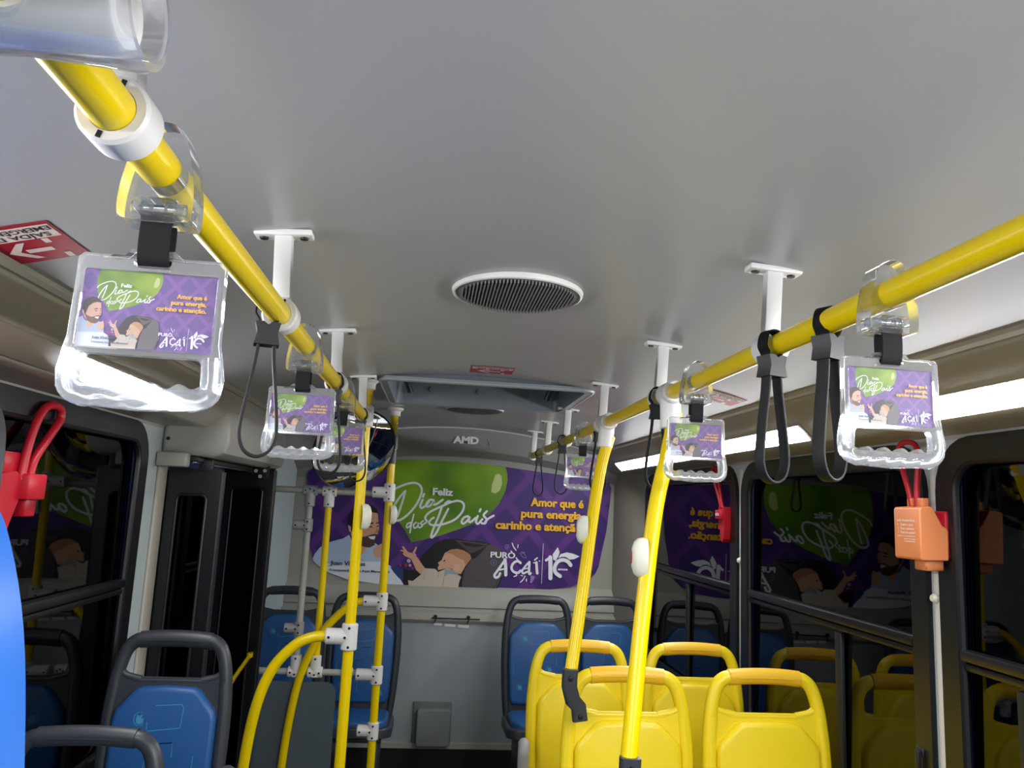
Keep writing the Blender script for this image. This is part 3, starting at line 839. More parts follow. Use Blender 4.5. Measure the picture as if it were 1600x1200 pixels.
# ------------------------------------------------------------------ LED strip lamps in the coves
def strip(side, y0, y1, kind, label):
    s = 1 if side == 'r' else -1
    t = thing('strip_lamp', label, 'lamp', (XC+s*0.977, (y0+y1)/2, 1.8845), 'LED strip lamps in the coves')
    h = (y1-y0)/2
    # housing set flush in the cove face
    a = Vector((s*0.054, 0, -0.053)).normalized(); nrm = Vector((-s*0.053, 0, -0.054)).normalized()
    bm = NB()
    for hh, secs, mi in ((h+0.02, [(-0.033, 0.0), (-0.033, 0.004), (0.033, 0.004), (0.033, 0.0)], 0),):
        A = [bm.verts.new(a*u+nrm*v+Vector((0, -hh, 0))) for u, v in secs]; B = [bm.verts.new(a*u+nrm*v+Vector((0, hh, 0))) for u, v in secs]
        for i in range(len(secs)): bm.faces.new((A[i], A[(i+1) % len(secs)], B[(i+1) % len(secs)], B[i]))
        bm.faces.new(A); bm.faces.new(B)
    finish('lamp_housing', bm, M_BROWN, t)
    bm = NB()
    secs = [(-0.0295, 0.004), (-0.029, 0.0055), (-0.014, 0.0062), (0, 0.0065), (0.014, 0.0062), (0.029, 0.0055), (0.0295, 0.004)]
    A = [bm.verts.new(a*u+nrm*v+Vector((0, -h, 0))) for u, v in secs]; B = [bm.verts.new(a*u+nrm*v+Vector((0, h, 0))) for u, v in secs]
    for i in range(len(secs)-1): bm.faces.new((A[i], A[i+1], B[i+1], B[i]))
    bm.faces.new(A); bm.faces.new(B)
    finish('diffuser', bm, M_LAMP[kind], t)
    return t
strip('r', 2.28, 4.70, 'far', 'far right glowing LED strip lamp above the rear windows')
strip('r', 0.62, 1.86, 'near', 'near right glowing LED strip lamp above the orange emergency box')
strip('l', 1.76, 2.47, 'left', 'left glowing LED strip lamp seen behind the large card grip')
strip('l', -1.9, 1.30, 'beside', 'left LED strip lamp beside the camera, just outside the left picture edge')
strip('r', -1.9, 0.57, 'front', 'right LED strip lamp beside the camera, outside the right picture edge')

# brown glossy gap cover between the two left lamps
bm = NB()
a = Vector((-0.054, 0, -0.053)).normalized(); R = Matrix((a, Vector((0, 1, 0)), a.cross(Vector((0, 1, 0))))).transposed()
box(bm, (XC-0.976, 1.53, 1.8835), (0.066, 0.40, 0.010), 0.004, R=R)
structure(finish('trim_10', bm, M_BROWN), 'brown glossy cover between the left lamps')

# ------------------------------------------------------------------ ceiling fittings
def vent(x, y, r, label, mats=(M_GREYP, M_DARKIN, M_WHITE)):
    t = thing('ceiling_vent', label, 'vent', (x, y, zc(x)), 'round ceiling vents')
    bm = NB(); lathe(bm, [(r-0.009, -0.010), (r-0.006, -0.013), (r-0.002, -0.011), (r, -0.004), (r, 0.002)], n=64); finish('vent_rim', bm, M_WHITE, t)
    bm = NB(); lathe(bm, [(0, -0.003), (r-0.012, -0.003)], n=48); finish('vent_backing', bm, M_DARKIN, t)
    bm = NB()
    n = 34
    for k in range(n):
        xx = -r+0.02+(2*r-0.04)*(k+0.5)/n
        hl = math.sqrt(max(0, (r-0.018)**2-xx*xx))
        if hl > 0.012: box(bm, (xx, 0, -0.010-0.004*(1-(xx/r)**2)), (0.0036, 2*hl, 0.010))
    for yy in (-0.055, 0.0, 0.055):
        hl = math.sqrt((r-0.018)**2-yy*yy)
        box(bm, (0, yy, -0.006), (2*hl, 0.004, 0.004))
    lathe(bm, [(r-0.024, -0.009), (r-0.022, -0.012), (r-0.009, -0.0105), (r-0.009, -0.004)], n=64)
    finish('vent_grille', bm, mat('vent_plastic', '73767a', 0.5), t, smooth=False)
vent(0.163, 1.685, 0.149, 'large round slatted ceiling vent in front of the roof hatch')
vent(0.185, 3.92, 0.152, 'small-looking far round slatted ceiling vent behind the roof hatch')

def hatch():
    cx, cy = (HX0+HX1)/2, (HY0+HY1)/2
    t = thing('roof_hatch', 'grey rectangular roof hatch recessed in the ceiling', 'hatch', (cx, cy, 2.088))
    w, d = HX1-HX0, HY1-HY0
    bm = NB()
    plate(bm, rect(w+0.05, d+0.05, 0.05, 6), [rect(w-0.012, d-0.012, 0.03, 5)], 0.016, Matrix.Translation((0, 0, -0.026)))
    lip = [Vector((x, y, -0.020)) for x, y in rect(w+0.046, d+0.046, 0.05, 6)]
    tube(bm, lip, 0.008, 8, closed=True)
    finish('hatch_rim', bm, mat('hatch_rim_plastic', '949ba1', 0.35), t)
    bm = NB()
    lv = [(0.0, -0.026), (-0.004, 0.02), (-0.012, 0.11), (-0.03, 0.125)]
    rings = [[bm.verts.new((x, y, z)) for x, y in rect(w-0.012+2*o, d-0.012+2*o, 0.03, 5)] for o, z in lv]
    for a, b in zip(rings[:-1], rings[1:]):
        n = len(a)
        for i in range(n): bm.faces.new((a[i], a[(i+1) % n], b[(i+1) % n], b[i]))
    for x in (-0.22, 0.0, 0.22):
        lathe(bm, [(0.012, 0), (0.011, 0.006), (0, 0.008)], to_axis((x, d/2-0.015, 0.045), (0, -1, 0)), 12)
    finish('hatch_well', bm, M_HATCH, t)
    bm = NB(); box(bm, (0, 0, 0.132), (w-0.03, d-0.03, 0.016), 0.004); finish('hatch_lid', bm, M_DARKIN, t)
    for s in (-1, 1):
        bm = NB(); tube(bm, catmull([(s*(w/2-0.03), d/2-0.08, 0.10), (s*(w/2-0.06), d/2-0.07, 0.06), (s*(w/2-0.075), d/2-0.06, 0.02)], 5), 0.014, 10)
        cyl(bm, (s*(w/2-0.03), d/2-0.08, 0.10), (1, 0, 0), 0.018, 0.05, 12)
        finish('hatch_handle', bm, M_DARKP, t)
hatch()

def sticker(x, y, w, d, rz, label, text=True, flip=False):
    """red exit sticker lying under the ceiling, tilted with its arch"""
    sl = math.atan(-0.31*(x-XC))
    Rt = Matrix.Rotation(-sl, 4, 'Y') @ Matrix.Rotation(rz, 4, 'Z') @ Matrix.Rotation(PI, 4, 'Y')
    M = Matrix.Translation((x, y, zc(x)-0.0012)) @ Rt
    bm = NB()
    plate(bm, rect(w, d, 0.002, 2), [], 0.0006, M)
    Q = M @ Matrix.Translation((0, 0, 0.0010))
    def q(pts, mi):
        f = bm.faces.new([bm.verts.new(Q @ Vector((px*w, py*d, 0))) for px, py in pts]); f.material_index = mi
    q([(-0.47, -0.44), (0.47, -0.44), (0.47, -0.12), (-0.47, -0.12)], 1)
    q([(-0.2, 0.13), (0.12, 0.13), (0.12, 0.23), (-0.2, 0.23)], 1)
    q([(0.12, 0.40), (0.02, 0.40), (0.2, 0.18), (0.02, -0.06), (0.12, -0.06), (0.34, 0.18)], 1)
    q([(-0.28, -0.10), (-0.2, -0.10), (-0.2, 0.02), (-0.28, 0.02)], 1)
    q([(-0.32, 0.33), (-0.24, 0.33), (-0.24, 0.48), (-0.32, 0.48)], 1)
    Q2 = M @ Matrix.Translation((0, 0, 0.0013))
    for body, base, x0, x1 in (('SAÍDA DE', -0.255, -0.38, 0.36), ('EMERGÊNCIA', -0.40, -0.45, 0.45)):
        vs, fs = text_fit(body, x0*w, x1*w, base*d, 0.105*d, 0.02)
        add_text(bm, (vs, fs), Q2, 2)
    o = finish('exit_sticker', bm, [M_REDST, M_PINKW, M_INK], smooth=False)
    return tag(o, label, 'sticker')
sticker(-0.663, 1.245, 0.125, 0.155, 0.0, 'red emergency exit sticker on the ceiling at the left picture edge')
sticker(0.185, 2.735, 0.155, 0.14, 0.0, 'red exit sticker on the ceiling just in front of the roof hatch')
sticker(0.93, 2.46, 0.14, 0.15, 0.0, 'red exit sticker on the ceiling behind the right handrail')

# raised letters on the rear fascia
bm = NB()
vs, fs = text_fit('AMD', -0.083, 0.083, 0.0, 0.045, 0.05)
for (dy, mi) in ((0.0, 0), (0.006, 0)):
    V = [bm.verts.new((x, -dy, z)) for x, z in vs]
    for f in fs:
        try: bm.faces.new([V[i] for i in f])
        except ValueError: pass
bnd = {}
for f in fs:
    for i in range(len(f)):
        e = (f[i], f[(i+1) % len(f)]); k = tuple(sorted(e)); bnd[k] = bnd.get(k, 0)+1
bm.verts.ensure_lookup_table()
nv = len(vs)
for (a, b), c in bnd.items():
    if c == 1: bm.faces.new((bm.verts[a], bm.verts[b], bm.verts[b+nv], bm.verts[a+nv]))
o = finish('lettering', bm, mat('silver_letters', 'f4f5f5', 0.35), smooth=False)
o.location = (0.19, 4.972, 1.999)
tag(o, 'raised silver AMD letters on the rear fascia above the poster', 'lettering')
# curved badge outline around the letters
bm = NB()
tube(bm, catmull([(-0.135, 0, 0.065), (-0.07, 0, 0.078), (0.05, 0, 0.076), (0.12, 0, 0.06), (0.15, 0, 0.02), (0.158, 0, -0.01)], 6), 0.0035, 8)
o = finish('badge_outline', bm, M_GREYP); o.location = (0.19, 4.974, 1.999)
tag(o, 'faint curved moulding line arching over the AMD letters', 'moulding')

# ------------------------------------------------------------------ overhead handrails and their ceiling brackets
RZ = 1.92                       # rail axis height
RL, RR = -0.276, 0.588          # rail axis positions
RAD = 0.019
for x, y1, lab in ((RL, 2.90, 'long yellow overhead handrail on the left'), (RR, 4.66, 'long yellow overhead handrail on the right')):
    t = thing('handrail', lab, 'handrail', (x, 0, RZ))
    bm = NB(); cyl(bm, (0, (y1-2.0)/2, 0), (0, 1, 0), RAD, y1+2.0, 32); finish('rail_tube', bm, M_YPAINT, t)
    bm = NB(); lathe(bm, [(RAD+0.001, -0.03), (RAD+0.002, 0), (RAD-0.002, 0.006), (0, 0.010)], to_axis((0, y1, 0), (0, 1, 0)), 24); finish('end_cap', bm, M_WHITE, t)

def bracket(x, y, label, group):
    s = 1 if x > XC else -1
    h = zc(x)-RZ
    t = thing('ceiling_bracket', label, 'bracket', (x, y, RZ), group)
    t.rotation_euler = (0, s*0.055, 0)
    bm = NB()
    ring(bm, (0, 0, 0), (0, 1, 0), 0.0300, RAD+0.0005, 0.036, 32, bev=0.003)
    for a in (0.35, PI+0.35): box(bm, (0.0235*math.sin(a), -0.0178, 0.0235*math.cos(a)), (0.004, 0.002, 0.006), R=Matrix.Rotation(a, 3, 'Y'), mi=1)
    finish('collar', bm, [M_WHITE, M_SCREW], t)
    bm = NB(); box(bm, (0, 0.002, 0.027+(h-0.027)/2), (0.030, 0.022, h-0.027-0.004), 0.003); finish('stem', bm, M_WHITE, t)
    bm = NB(); box(bm, (0, 0.002, h-0.005), (0.098, 0.034, 0.011), 0.003)
    for k in (-1, 1): lathe(bm, [(0.008, 0), (0.007, 0.003), (0, 0.0035)], to_axis((k*0.034, 0.002, h-0.0105), (0, 0, -1)), 12, mi=1)
    finish('flange', bm, [M_WHITE, M_SCREW], t)
    return t
for y, lab in ((0.625, 'white ceiling bracket nearest the camera, its collar on the left handrail'), (1.312, 'white ceiling bracket on the left handrail beside the hanging black strap'),
               (2.08, 'white ceiling bracket third from the camera on the left handrail'), (2.86, 'last white ceiling bracket on the left handrail by the yellow pole')):
    bracket(RL, y, lab, 'left handrail brackets')
for y, lab in ((1.305, 'nearest white ceiling bracket on the right handrail, with a black strap just behind'), (1.99, 'second white ceiling bracket from the camera on the right handrail'),
               (2.71, 'third white ceiling bracket from the camera on the right handrail'), (3.47, 'fourth white ceiling bracket from the camera on the right handrail'),
               (4.05, 'fifth white ceiling bracket from the camera, last but one on the right handrail'), (4.63, 'white ceiling bracket at the far end of the right handrail')):
    bracket(RR, y, lab, 'right handrail brackets')

# ------------------------------------------------------------------ clear hand grips that carry an advert card
def make_grip(label, cat='hand grip'):
    t = thing('hand_grip', label, cat, (0, 0, 0), 'clear advert hand grips')
    # clamp shell around the rail
    bm = NB()
    out = [(v.x, v.y) for v in catmull([(0.025, -0.052, 0), (0.033, -0.046, 0), (0.033, -0.020, 0), (0.028, 0.008, 0), (0.020, 0.034, 0), (0.009, 0.045, 0), (-0.008, 0.045, 0), (-0.020, 0.036, 0),
                                        (-0.029, 0.008, 0), (-0.034, -0.020, 0), (-0.034, -0.046, 0), (-0.025, -0.052, 0)], 4, closed=True)]
    hole = [(0.0198*math.cos(2*PI*k/24), 0.0198*math.sin(2*PI*k/24)) for k in range(24)]
    slot = shift(rect(0.040, 0.014, 0.004, 3), 0, -0.037)
    plate(bm, out, [hole, slot], 0.034, Matrix.Translation((0, 0.017, 0)) @ XZ)
    cl = finish('clamp', bm, M_CLEARB, t, angle=50)
    bv = cl.modifiers.new('bevel', 'BEVEL'); bv.width = 0.0035; bv.segments = 3; bv.limit_method = 'ANGLE'; bv.angle_limit = math.radians(50)
    bm = NB(); cyl(bm, (0, 0, -0.037), (1, 0, 0), 0.006, 0.05, 12); cyl(bm, (-0.012, -0.002, -0.037), (1, 0, 0), 0.0085, 0.008, 12); cyl(bm, (0.010, -0.002, -0.037), (1, 0, 0), 0.0085, 0.008, 12)
    finish('clamp_pin', bm, M_CLEARB, cl)
    # webbing strap
    bm = NB()
    pts = [(0, -0.006, -0.046), (0, -0.0085, -0.056), (0, -0.0085, -0.075), (0, -0.006, -0.088), (0, 0, -0.0935), (0, 0.006, -0.088), (0, 0.0085, -0.075), (0, 0.0085, -0.056), (0, 0.006, -0.046)]
    sweep(bm, catmull(pts, 4), rect(0.028, 0.0026), up=(1, 0, 0))
    finish('strap', bm, M_STRAP, t)
    # moulded frame: card field and hand hole
    W, TOP, BOT = 0.0665, -0.0845, -0.2265
    o = [(-0.062, BOT+0.004), (-0.05, BOT-0.001), (0, BOT-0.004), (0.05, BOT-0.001), (0.062, BOT+0.004), (0.0715, BOT+0.014), (0.0735, BOT+0.03), (0.0700, -0.176), (0.0675, -0.165), (W, -0.11),
         (W, -0.0895), (0.0615, TOP), (0.026, TOP), (0.020, -0.0782), (-0.020, -0.0782), (-0.026, TOP), (-0.0615, TOP), (-W, -0.0895), (-W, -0.11), (-0.0675, -0.165), (-0.0700, -0.176), (-0.0735, BOT+0.03), (-0.0715, BOT+0.014)]
    slot = shift(rect(0.034, 0.009, 0.004, 4), 0, -0.0895)
    cardhole = shift(rect(0.121, 0.0745, 0.002, 2), 0, -0.1365)
    hh = [(-0.0545, -0.205), (-0.050, -0.2075)]
    hh += [(x/1000.0, -0.2065-0.003*math.cos(2*PI*x/24.0)) for x in range(-44, 45, 4)]
    hh += [(0.050, -0.2075), (0.0545, -0.205), (0.0535, -0.185), (0.050, -0.1795), (-0.050, -0.1795), (-0.0535, -0.185)]
    bm = NB()
    plate(bm, o, [slot, cardhole, hh], 0.011, Matrix.Translation((0, 0.0055, 0)) @ XZ)
    fr = finish('grip_frame', bm, M_CLEAR, t, angle=50)
    bv = fr.modifiers.new('bevel', 'BEVEL'); bv.width = 0.0022; bv.segments = 3; bv.limit_method = 'ANGLE'; bv.angle_limit = math.radians(50)
    # thick rounded hand bar
    bm = NB()
    pts = [(-0.062, 0, -0.178), (-0.0635, 0, -0.196), (-0.0625, 0, -0.212), (-0.052, 0, -0.2185)] + [(x/1000.0, 0, -0.2185-0.0006*math.cos(2*PI*x/24.0)) for x in range(-42, 43, 6)] + \
          [(0.052, 0, -0.2185), (0.0625, 0, -0.212), (0.0635, 0, -0.196), (0.062, 0, -0.178)]
    cp = catmull(pts, 3)
    sc = [1.0+(0.10*math.cos(2*PI*p.x*1000/24.0) if abs(p.x) < 0.05 else 0) for p in cp]
    sweep(bm, cp, circ(0.0095, 14), scale=sc)
    finish('hand_bar', bm, M_CLEAR, t)
    c = card_mesh(); c.parent = t; c.location = (0, -0.001, -0.0985); c['label'] = 'purple advert card with a green heart'
    return t
grip0 = make_grip('large clear hand grip with advert card nearest the camera on the left')
GR = [(RL, 0.735, 0.02, None), (RL, 1.58, -0.03, 'clear advert hand grip second from the camera on the left, beside a loop strap'),
      (RL, 2.27, 0.02, 'clear advert hand grip in front of the yellow pole and round mirror'), (RR+0.004, 0.95, 0.03, 'clear advert hand grip nearest the camera on the right, above the orange box'),
      (RR, 1.70, 0.02, 'clear advert hand grip right of the thick yellow slanted pole'), (RR, 3.05, 0.02, 'small far clear advert hand grip half hidden behind the grooved yellow pole')]
for k, (x, y, rz, lab) in enumerate(GR):
    g = grip0 if k == 0 else copy_tree(grip0)
    g.location = (x, y, RZ); g.rotation_euler = (0, 0, rz)
    if lab: g['label'] = lab

# clear sleeve clamp over the rail nearest the camera
t = thing('pipe_clamp', 'blurry clear plastic sleeve with white core on the rail at the top left corner', 'clamp', (RL, 0.47, RZ))
bm = NB(); lathe(bm, [(0.0295, -0.125), (0.036, -0.12), (0.037, -0.05), (0.034, 0.0), (0.0365, 0.05), (0.038, 0.072), (0.036, 0.078), (0.031, 0.078), (0.0305, 0.05), (0.0295, -0.125)], to_axis((0, 0, 0), (1, 0, 0)), 36)
finish('clear_sleeve', bm, M_CLEARC, t, angle=50)
bm = NB(); lathe(bm, [(0, -0.12), (0.0275, -0.12), (0.0275, 0.060), (0.0255, 0.064), (0.019, 0.064), (0.017, 0.060), (0.016, 0.045), (0, 0.045)], to_axis((0, 0, 0), (1, 0, 0)), 32)
cyl(bm, (0, 0, 0), (0, 1, 0), RAD+0.004, 0.05, 24)
finish('white_core', bm, M_WHITE, t)

# ------------------------------------------------------------------ black loop straps
def make_loop(label, wide=1.0):
    t = thing('strap_handle', label, 'strap', (0, 0, 0), 'black loop strap handles')
    bm = NB()
    pts = [(0.013, 0, -0.022), (0.021, 0, -0.006), (0.015, 0, 0.0165), (0, 0, 0.0225), (-0.015, 0, 0.0165), (-0.021, 0, -0.006), (-0.013, 0, -0.022)]
    pts = [(0.012, 0, -0.052)]+pts+[(-0.012, 0, -0.052)]
    sweep(bm, catmull(pts, 5), rect(0.024, 0.003, 0.001, 1), up=(0, 1, 0)); finish('rail_band', bm, M_STRAP, t)
    bm = NB()
    out = [(0.020, -0.023), (0.016, -0.040), (0.020, -0.060), (-0.020, -0.060), (-0.016, -0.040), (-0.020, -0.023), (-0.007, -0.022), (0, -0.027), (0.007, -0.022)]
    plate(bm, out, [], 0.032, Matrix.Translation((0, 0.016, 0)) @ XZ)
    finish('slider', bm, mat('black_slider_plastic', '121316', 0.5), t)
    bm = NB()
    pts = [(0.012*wide, 0, -0.056), (0.015*wide, 0, -0.09), (0.022*wide, 0, -0.14), (0.028*wide, 0, -0.19), (0.027*wide, 0, -0.215), (0.018*wide, 0, -0.234), (0, 0, -0.242),
           (-0.018*wide, 0, -0.234), (-0.027*wide, 0, -0.215), (-0.028*wide, 0, -0.19), (-0.022*wide, 0, -0.14), (-0.015*wide, 0, -0.09), (-0.012*wide, 0, -0.056)]
    sweep(bm, catmull(pts, 5), rect(0.021, 0.0052, 0.002, 2), up=(0, 1, 0)); finish('loop', bm, M_LOOP, t)
    return t
loop0 = make_loop('black loop strap hanging left beside the card grip and white bracket')
LP = [(RL-0.012, 1.275, 0.25, None), (RL+0.002, 2.035, 0.0, 'black loop strap mostly hidden behind the second card grip on the left'), (RL, 2.815, 0.0, 'black loop strap at the rear end of the left handrail'),
      (RR-0.014, 1.268, 0.35, 'black loop strap hanging right in front of the nearest right bracket'), (RR, 1.10, 0.5, 'black loop strap hanging just left of the large right card grip'),
      (RR-0.016, 1.955, -0.1, 'black loop strap hanging left of the thick yellow slanted pole'), (RR, 2.745, 0.0, 'black loop strap just behind the top of the grooved yellow pole'),
      (RR-0.02, 3.44, -0.1, 'black loop strap hanging left of the small far card grip'), (RR, 4.35, 0.0, 'farthest black loop strap, hanging in front of the poster')]
for k, (x, y, rz, lab) in enumerate(LP):
    g = loop0 if k == 0 else copy_tree(loop0)
    g.location = (x, y, RZ); g.rotation_euler = (0, 0, rz)
    if lab: g['label'] = lab

# ------------------------------------------------------------------ stanchions
def joint(bm, p, dirs, r=0.027, dots=True):
    """pipe joint: a sleeve for every (direction, from, to) with small screws facing the aisle"""
    for d, a, b in dirs:
        d = Vector(d).normalized(); c = Vector(p)+d*((a+b)/2)
        cyl(bm, c, d, r, b-a, 24, 0, bev=0.004)
        if dots:
            for q in (a+0.014, b-0.014):
                pp = Vector(p)+d*q
                n = Vector((0, -1, 0)); n = (n-d*n.dot(d)); 
                if n.length < 0.2: continue
                n.normalize()
                lathe(bm, [(0.0048, 0), (0.0048, 0.0022), (0, 0.0026)], to_axis(pp+n*(r-0.0006), n), 10, mi=1)

def bell_push(parent, p, d, label, k=1.0):
    bm = NB()
    prof = [(0.0, 0.026), (0.012, 0.025), (0.019, 0.020), (0.0225, 0.012), (0.0235, 0.0), (0.022, -0.012)]
    M = to_axis(p, d)
    M = M @ Matrix.Scale(k, 4)
    S = Matrix.Identity(4)
    # stretch along the world z axis
    inv = Matrix.Translation(-Vector(p)); st = Matrix.Diagonal((1, 1, 2.0, 1))
    lathe(bm, prof, Matrix.Translation(Vector(p)) @ st @ inv @ M, 28)
    o = finish('bell_push', bm, M_CREAM, parent, 'cream oval bell push')
    bm = NB(); d2 = Vector(d).normalized()
    lathe(bm, [(0.011, 0.0), (0.010, 0.003), (0, 0.0045)], Matrix.Translation(d2*0.0235*k) @ Matrix.Translation(Vector(p)) @ Matrix.Diagonal((1, 1, 1.5, 1)) @ inv @ M, 20)
    finish('button', bm, M_RED, o, 'red button')

def pole(x, y, label, parts):
    t = thing('stanchion', label, 'pole', (x, y, 0))
    top = zc(x)
    bm = NB(); cyl(bm, (0, 0, top/2), (0, 0, 1), RAD, top-0.004, 32); finish('pole_tube', bm, M_YPAINT, t)
    bm = NB(); lathe(bm, [(0.042, top-0.001), (0.042, top-0.009), (0.034, top-0.016), (0.0285, top-0.02), (0.0275, top-0.043), (0.0195, top-0.045)], n=32); finish('top_flange', bm, M_WHITE, t)
    for nm, fn in parts:
        bm = NB(); fn(bm); finish(nm, bm, [M_WHITE, M_SCREW], t)
    return t
p1 = pole(-0.27, 2.935, 'thick yellow pole by the left rail end and door, in front of the mirror', [
    ('rail_joint', lambda bm: joint(bm, (0, 0, 1.925), [((0, 0, 1), -0.04, 0.04), ((0, -1, 0), 0.0, 0.05)], 0.028)),
    ('side_joint', lambda bm: joint(bm, (0, 0, 1.122), [((0, 0, 1), -0.047, 0.047), ((-1, 0, 0), 0.0, 0.085)], 0.029))])
bell_push(p1, (0.022, -0.013, 1.552), (1, 0.35, 0.0), '')
p2 = pole(-0.216, 3.905, 'yellow pole standing beside the round mirror at the rear partition', [
    ('upper_joint', lambda bm: joint(bm, (0, 0, 1.652), [((0, 0, 1), -0.045, 0.045), ((-1, 0, 0), 0.0, 0.085)], 0.028)),
    ('middle_joint', lambda bm: joint(bm, (0, 0, 1.126), [((0, 0, 1), -0.043, 0.043), ((-1, 0, 0), 0.0, 0.09)], 0.028)),
    ('lower_joint', lambda bm: joint(bm, (0, 0, 0.784), [((0, 0, 1), -0.043, 0.043), ((-1, 0, 0), 0.0, 0.10)], 0.028)),
    ('bottom_joint', lambda bm: joint(bm, (0, 0, 0.53), [((0, 0, 1), -0.04, 0.04), ((-1, 0, 0), 0.0, 0.075)], 0.027))])
bm = NB(); cyl(bm, (0, 0, 1.905), (0, 0, 1), 0.027, 0.075, 20); cyl(bm, (0, 0, 1.83), (0, 0, 1), 0.0225, 0.07, 20); finish('mirror_clamp', bm, M_DARKP, p2)
bell_push(p2, (0.020, -0.012, 1.545), (1, 0.35, 0.0), '')

# curved guard rails either side of the door steps
for (x0, y, z0, lab) in ((-0.35, 2.935, 1.122, 'near curved yellow guard rail sweeping down from the thick left pole'), (-0.30, 3.905, 1.126, 'far curved yellow guard rail sweeping down to the door steps')):
    bm = NB()
    if y < 3.2:
        pts = [(x0, y, z0), (-0.40, y, z0-0.006), (-0.46, y, z0-0.035), (-0.53, y, z0-0.115), (-0.575, y, z0-0.24), (-0.60, y, z0-0.43), (-0.615, y, 0.4), (-0.62, y, 0.0)]
    else:
        pts = [(x0, y, z0), (-0.345, y, z0-0.012), (-0.41, y, z0-0.06), (-0.49, y, z0-0.155), (-0.555, y, z0-0.29), (-0.595, y, z0-0.45), (-0.625, y, z0-0.74), (-0.635, y, 0.0)]
    tube(bm, catmull(pts, 8), RAD, 20)
    tag(finish('guard_rail', bm, M_YPAINT), lab, 'guard rail', 'door guard rails')

# rear partition: grey pipes, joints, uprights and dark panel
t = thing('partition', 'grey pipe partition with dark lower panel behind the door', 'partition', (-0.5, 3.93, 0))
PX = lambda x: x+0.5
def pz(z): return z
bm = NB(); cyl(bm, (PX(-0.63), 0, 1.645), (1, 0, 0), 0.0155, 0.68, 20); finish('upper_rail', bm, M_LGREY, t)
bm = NB(); cyl(bm, (PX(-0.635), 0, 0.785), (1, 0, 0), 0.0155, 0.69, 20); finish('lower_rail', bm, M_LGREY, t)
for x, m, lab in ((-0.604, M_LGREY, 'grey upright'), (-0.511, M_YPAINT, 'yellow upright')):
    bm = NB(); cyl(bm, (PX(x), -0.002, 1.215), (0, 0, 1), 0.0165, 0.86, 20); finish('upright', bm, m, t, lab)
    for z, sgn in ((1.645, -1), (0.785, 1)):
        bm = NB(); joint(bm, (PX(x), -0.002, z), [((0, 0, sgn), -0.022, 0.078), ((1, 0, 0), -0.035, 0.035)], 0.026); finish('pipe_joint', bm, [M_GREYP if m == M_LGREY and z > 1 else M_WHITE, M_SCREW], t)
for z in (1.475, 0.985):
    bm = NB(); joint(bm, (PX(-0.604), -0.002, z), [((0, 0, 1), -0.032, 0.032), ((-1, 0, 0), 0, 0.07)], 0.024); finish('branch_joint', bm, [M_GREYP, M_SCREW], t)
bm = NB(); joint(bm, (PX(-0.36), 0, 0.785), [((0, 0, -1), -0.02, 0.085), ((1, 0, 0), -0.028, 0.028)], 0.025); finish('pipe_joint', bm, [M_WHITE, M_SCREW], t)
bm = NB(); plate(bm, [(PX(-0.98), 0.02), (PX(-0.405), 0.02), (PX(-0.405), 0.67)]+[(PX(-0.455)+0.05*math.cos(a), 0.69+0.05*math.sin(a)) for a in (0.2, 0.6, 1.0, 1.4)]+[(PX(-0.98), 0.742)], [], 0.012, Matrix.Translation((0, 0.006, 0)) @ XZ)
finish('panel', bm, M_DGREEN, t)

# convex mirror
t = thing('convex_mirror', 'round convex mirror with black rim behind the thick yellow pole', 'mirror', (-0.385, 3.745, 1.845))
dr = Vector((0.48, -0.80, -0.48))
M = to_axis((0, 0, 0), dr)
R_ = 0.205
bm = NB(); lathe(bm, [(0, 0.062), (R_*0.25, 0.058), (R_*0.5, 0.046), (R_*0.75, 0.027), (R_*0.93, 0.008), (R_, 0.0)], M, 48); finish('mirror_dome', bm, M_CHROME, t, angle=80)
bm = NB(); lathe(bm, [(R_-0.004, 0.0), (R_+0.002, 0.004), (R_+0.006, -0.004), (R_+0.002, -0.012), (R_-0.03, -0.018), (0, -0.022)], M, 48); finish('mirror_rim', bm, M_BLACK, t)
bm = NB(); tube(bm, catmull([M @ Vector((0, 0, -0.02)), M @ Vector((0.0, 0, -0.06)), Vector((0.12, 0.13, 0.03)), Vector((0.150, 0.142, 0.01))], 5), 0.009, 10); finish('mirror_arm', bm, M_BLACK, t)

# slanted poles on the right
def slanted(name_label, pts, grooves, brk, tee_y, tee_d, bell):
    t = thing('stanchion', name_label, 'pole', (pts[0][0], pts[0][1], 0))
    o = Vector((pts[0][0], pts[0][1], 0))
    L = [Vector(p)-o for p in pts]
    bm = NB()
    n = 40 if grooves else 28
    sweep(bm, catmull(L, 8), circ(RAD+0.0005, n, grooves=grooves, gd=0.0016) if grooves else circ(RAD, n))
    finish('pole_tube', bm, M_YPAINT, t, angle=50 if grooves else 35)
    bm = NB()
    c = Vector((RR, tee_y, RZ))-o
    cyl(bm, c, (0, 1, 0), 0.0295, 0.075, 28, bev=0.004)
    d = Vector(tee_d).normalized()
    cyl(bm, c+d*0.045, d, 0.0265, 0.09, 28, bev=0.003)
    finish('rail_tee', bm, M_WHITE, t)
    bm = NB()
    B = [Vector(p)-o for p in brk]
    sweep(bm, B, rect(0.030, 0.046, 0.008, 3), up=(0, 1, 0))
    for b in (B[0]+(B[1]-B[0])*0.5, B[-1]+(B[-2]-B[-1])*0.35): lathe(bm, [(0.008, 0), (0.007, 0.004), (0, 0.006)], to_axis(b+Vector((0, -0.0155, 0)), (0, -1, 0)), 12, mi=1)
    finish('seat_bracket', bm, [M_DARKP, M_SCREW], t, 'charcoal seat bracket')
    bell_push(t, Vector(bell[0])-o, bell[1], '', bell[2])
    return t
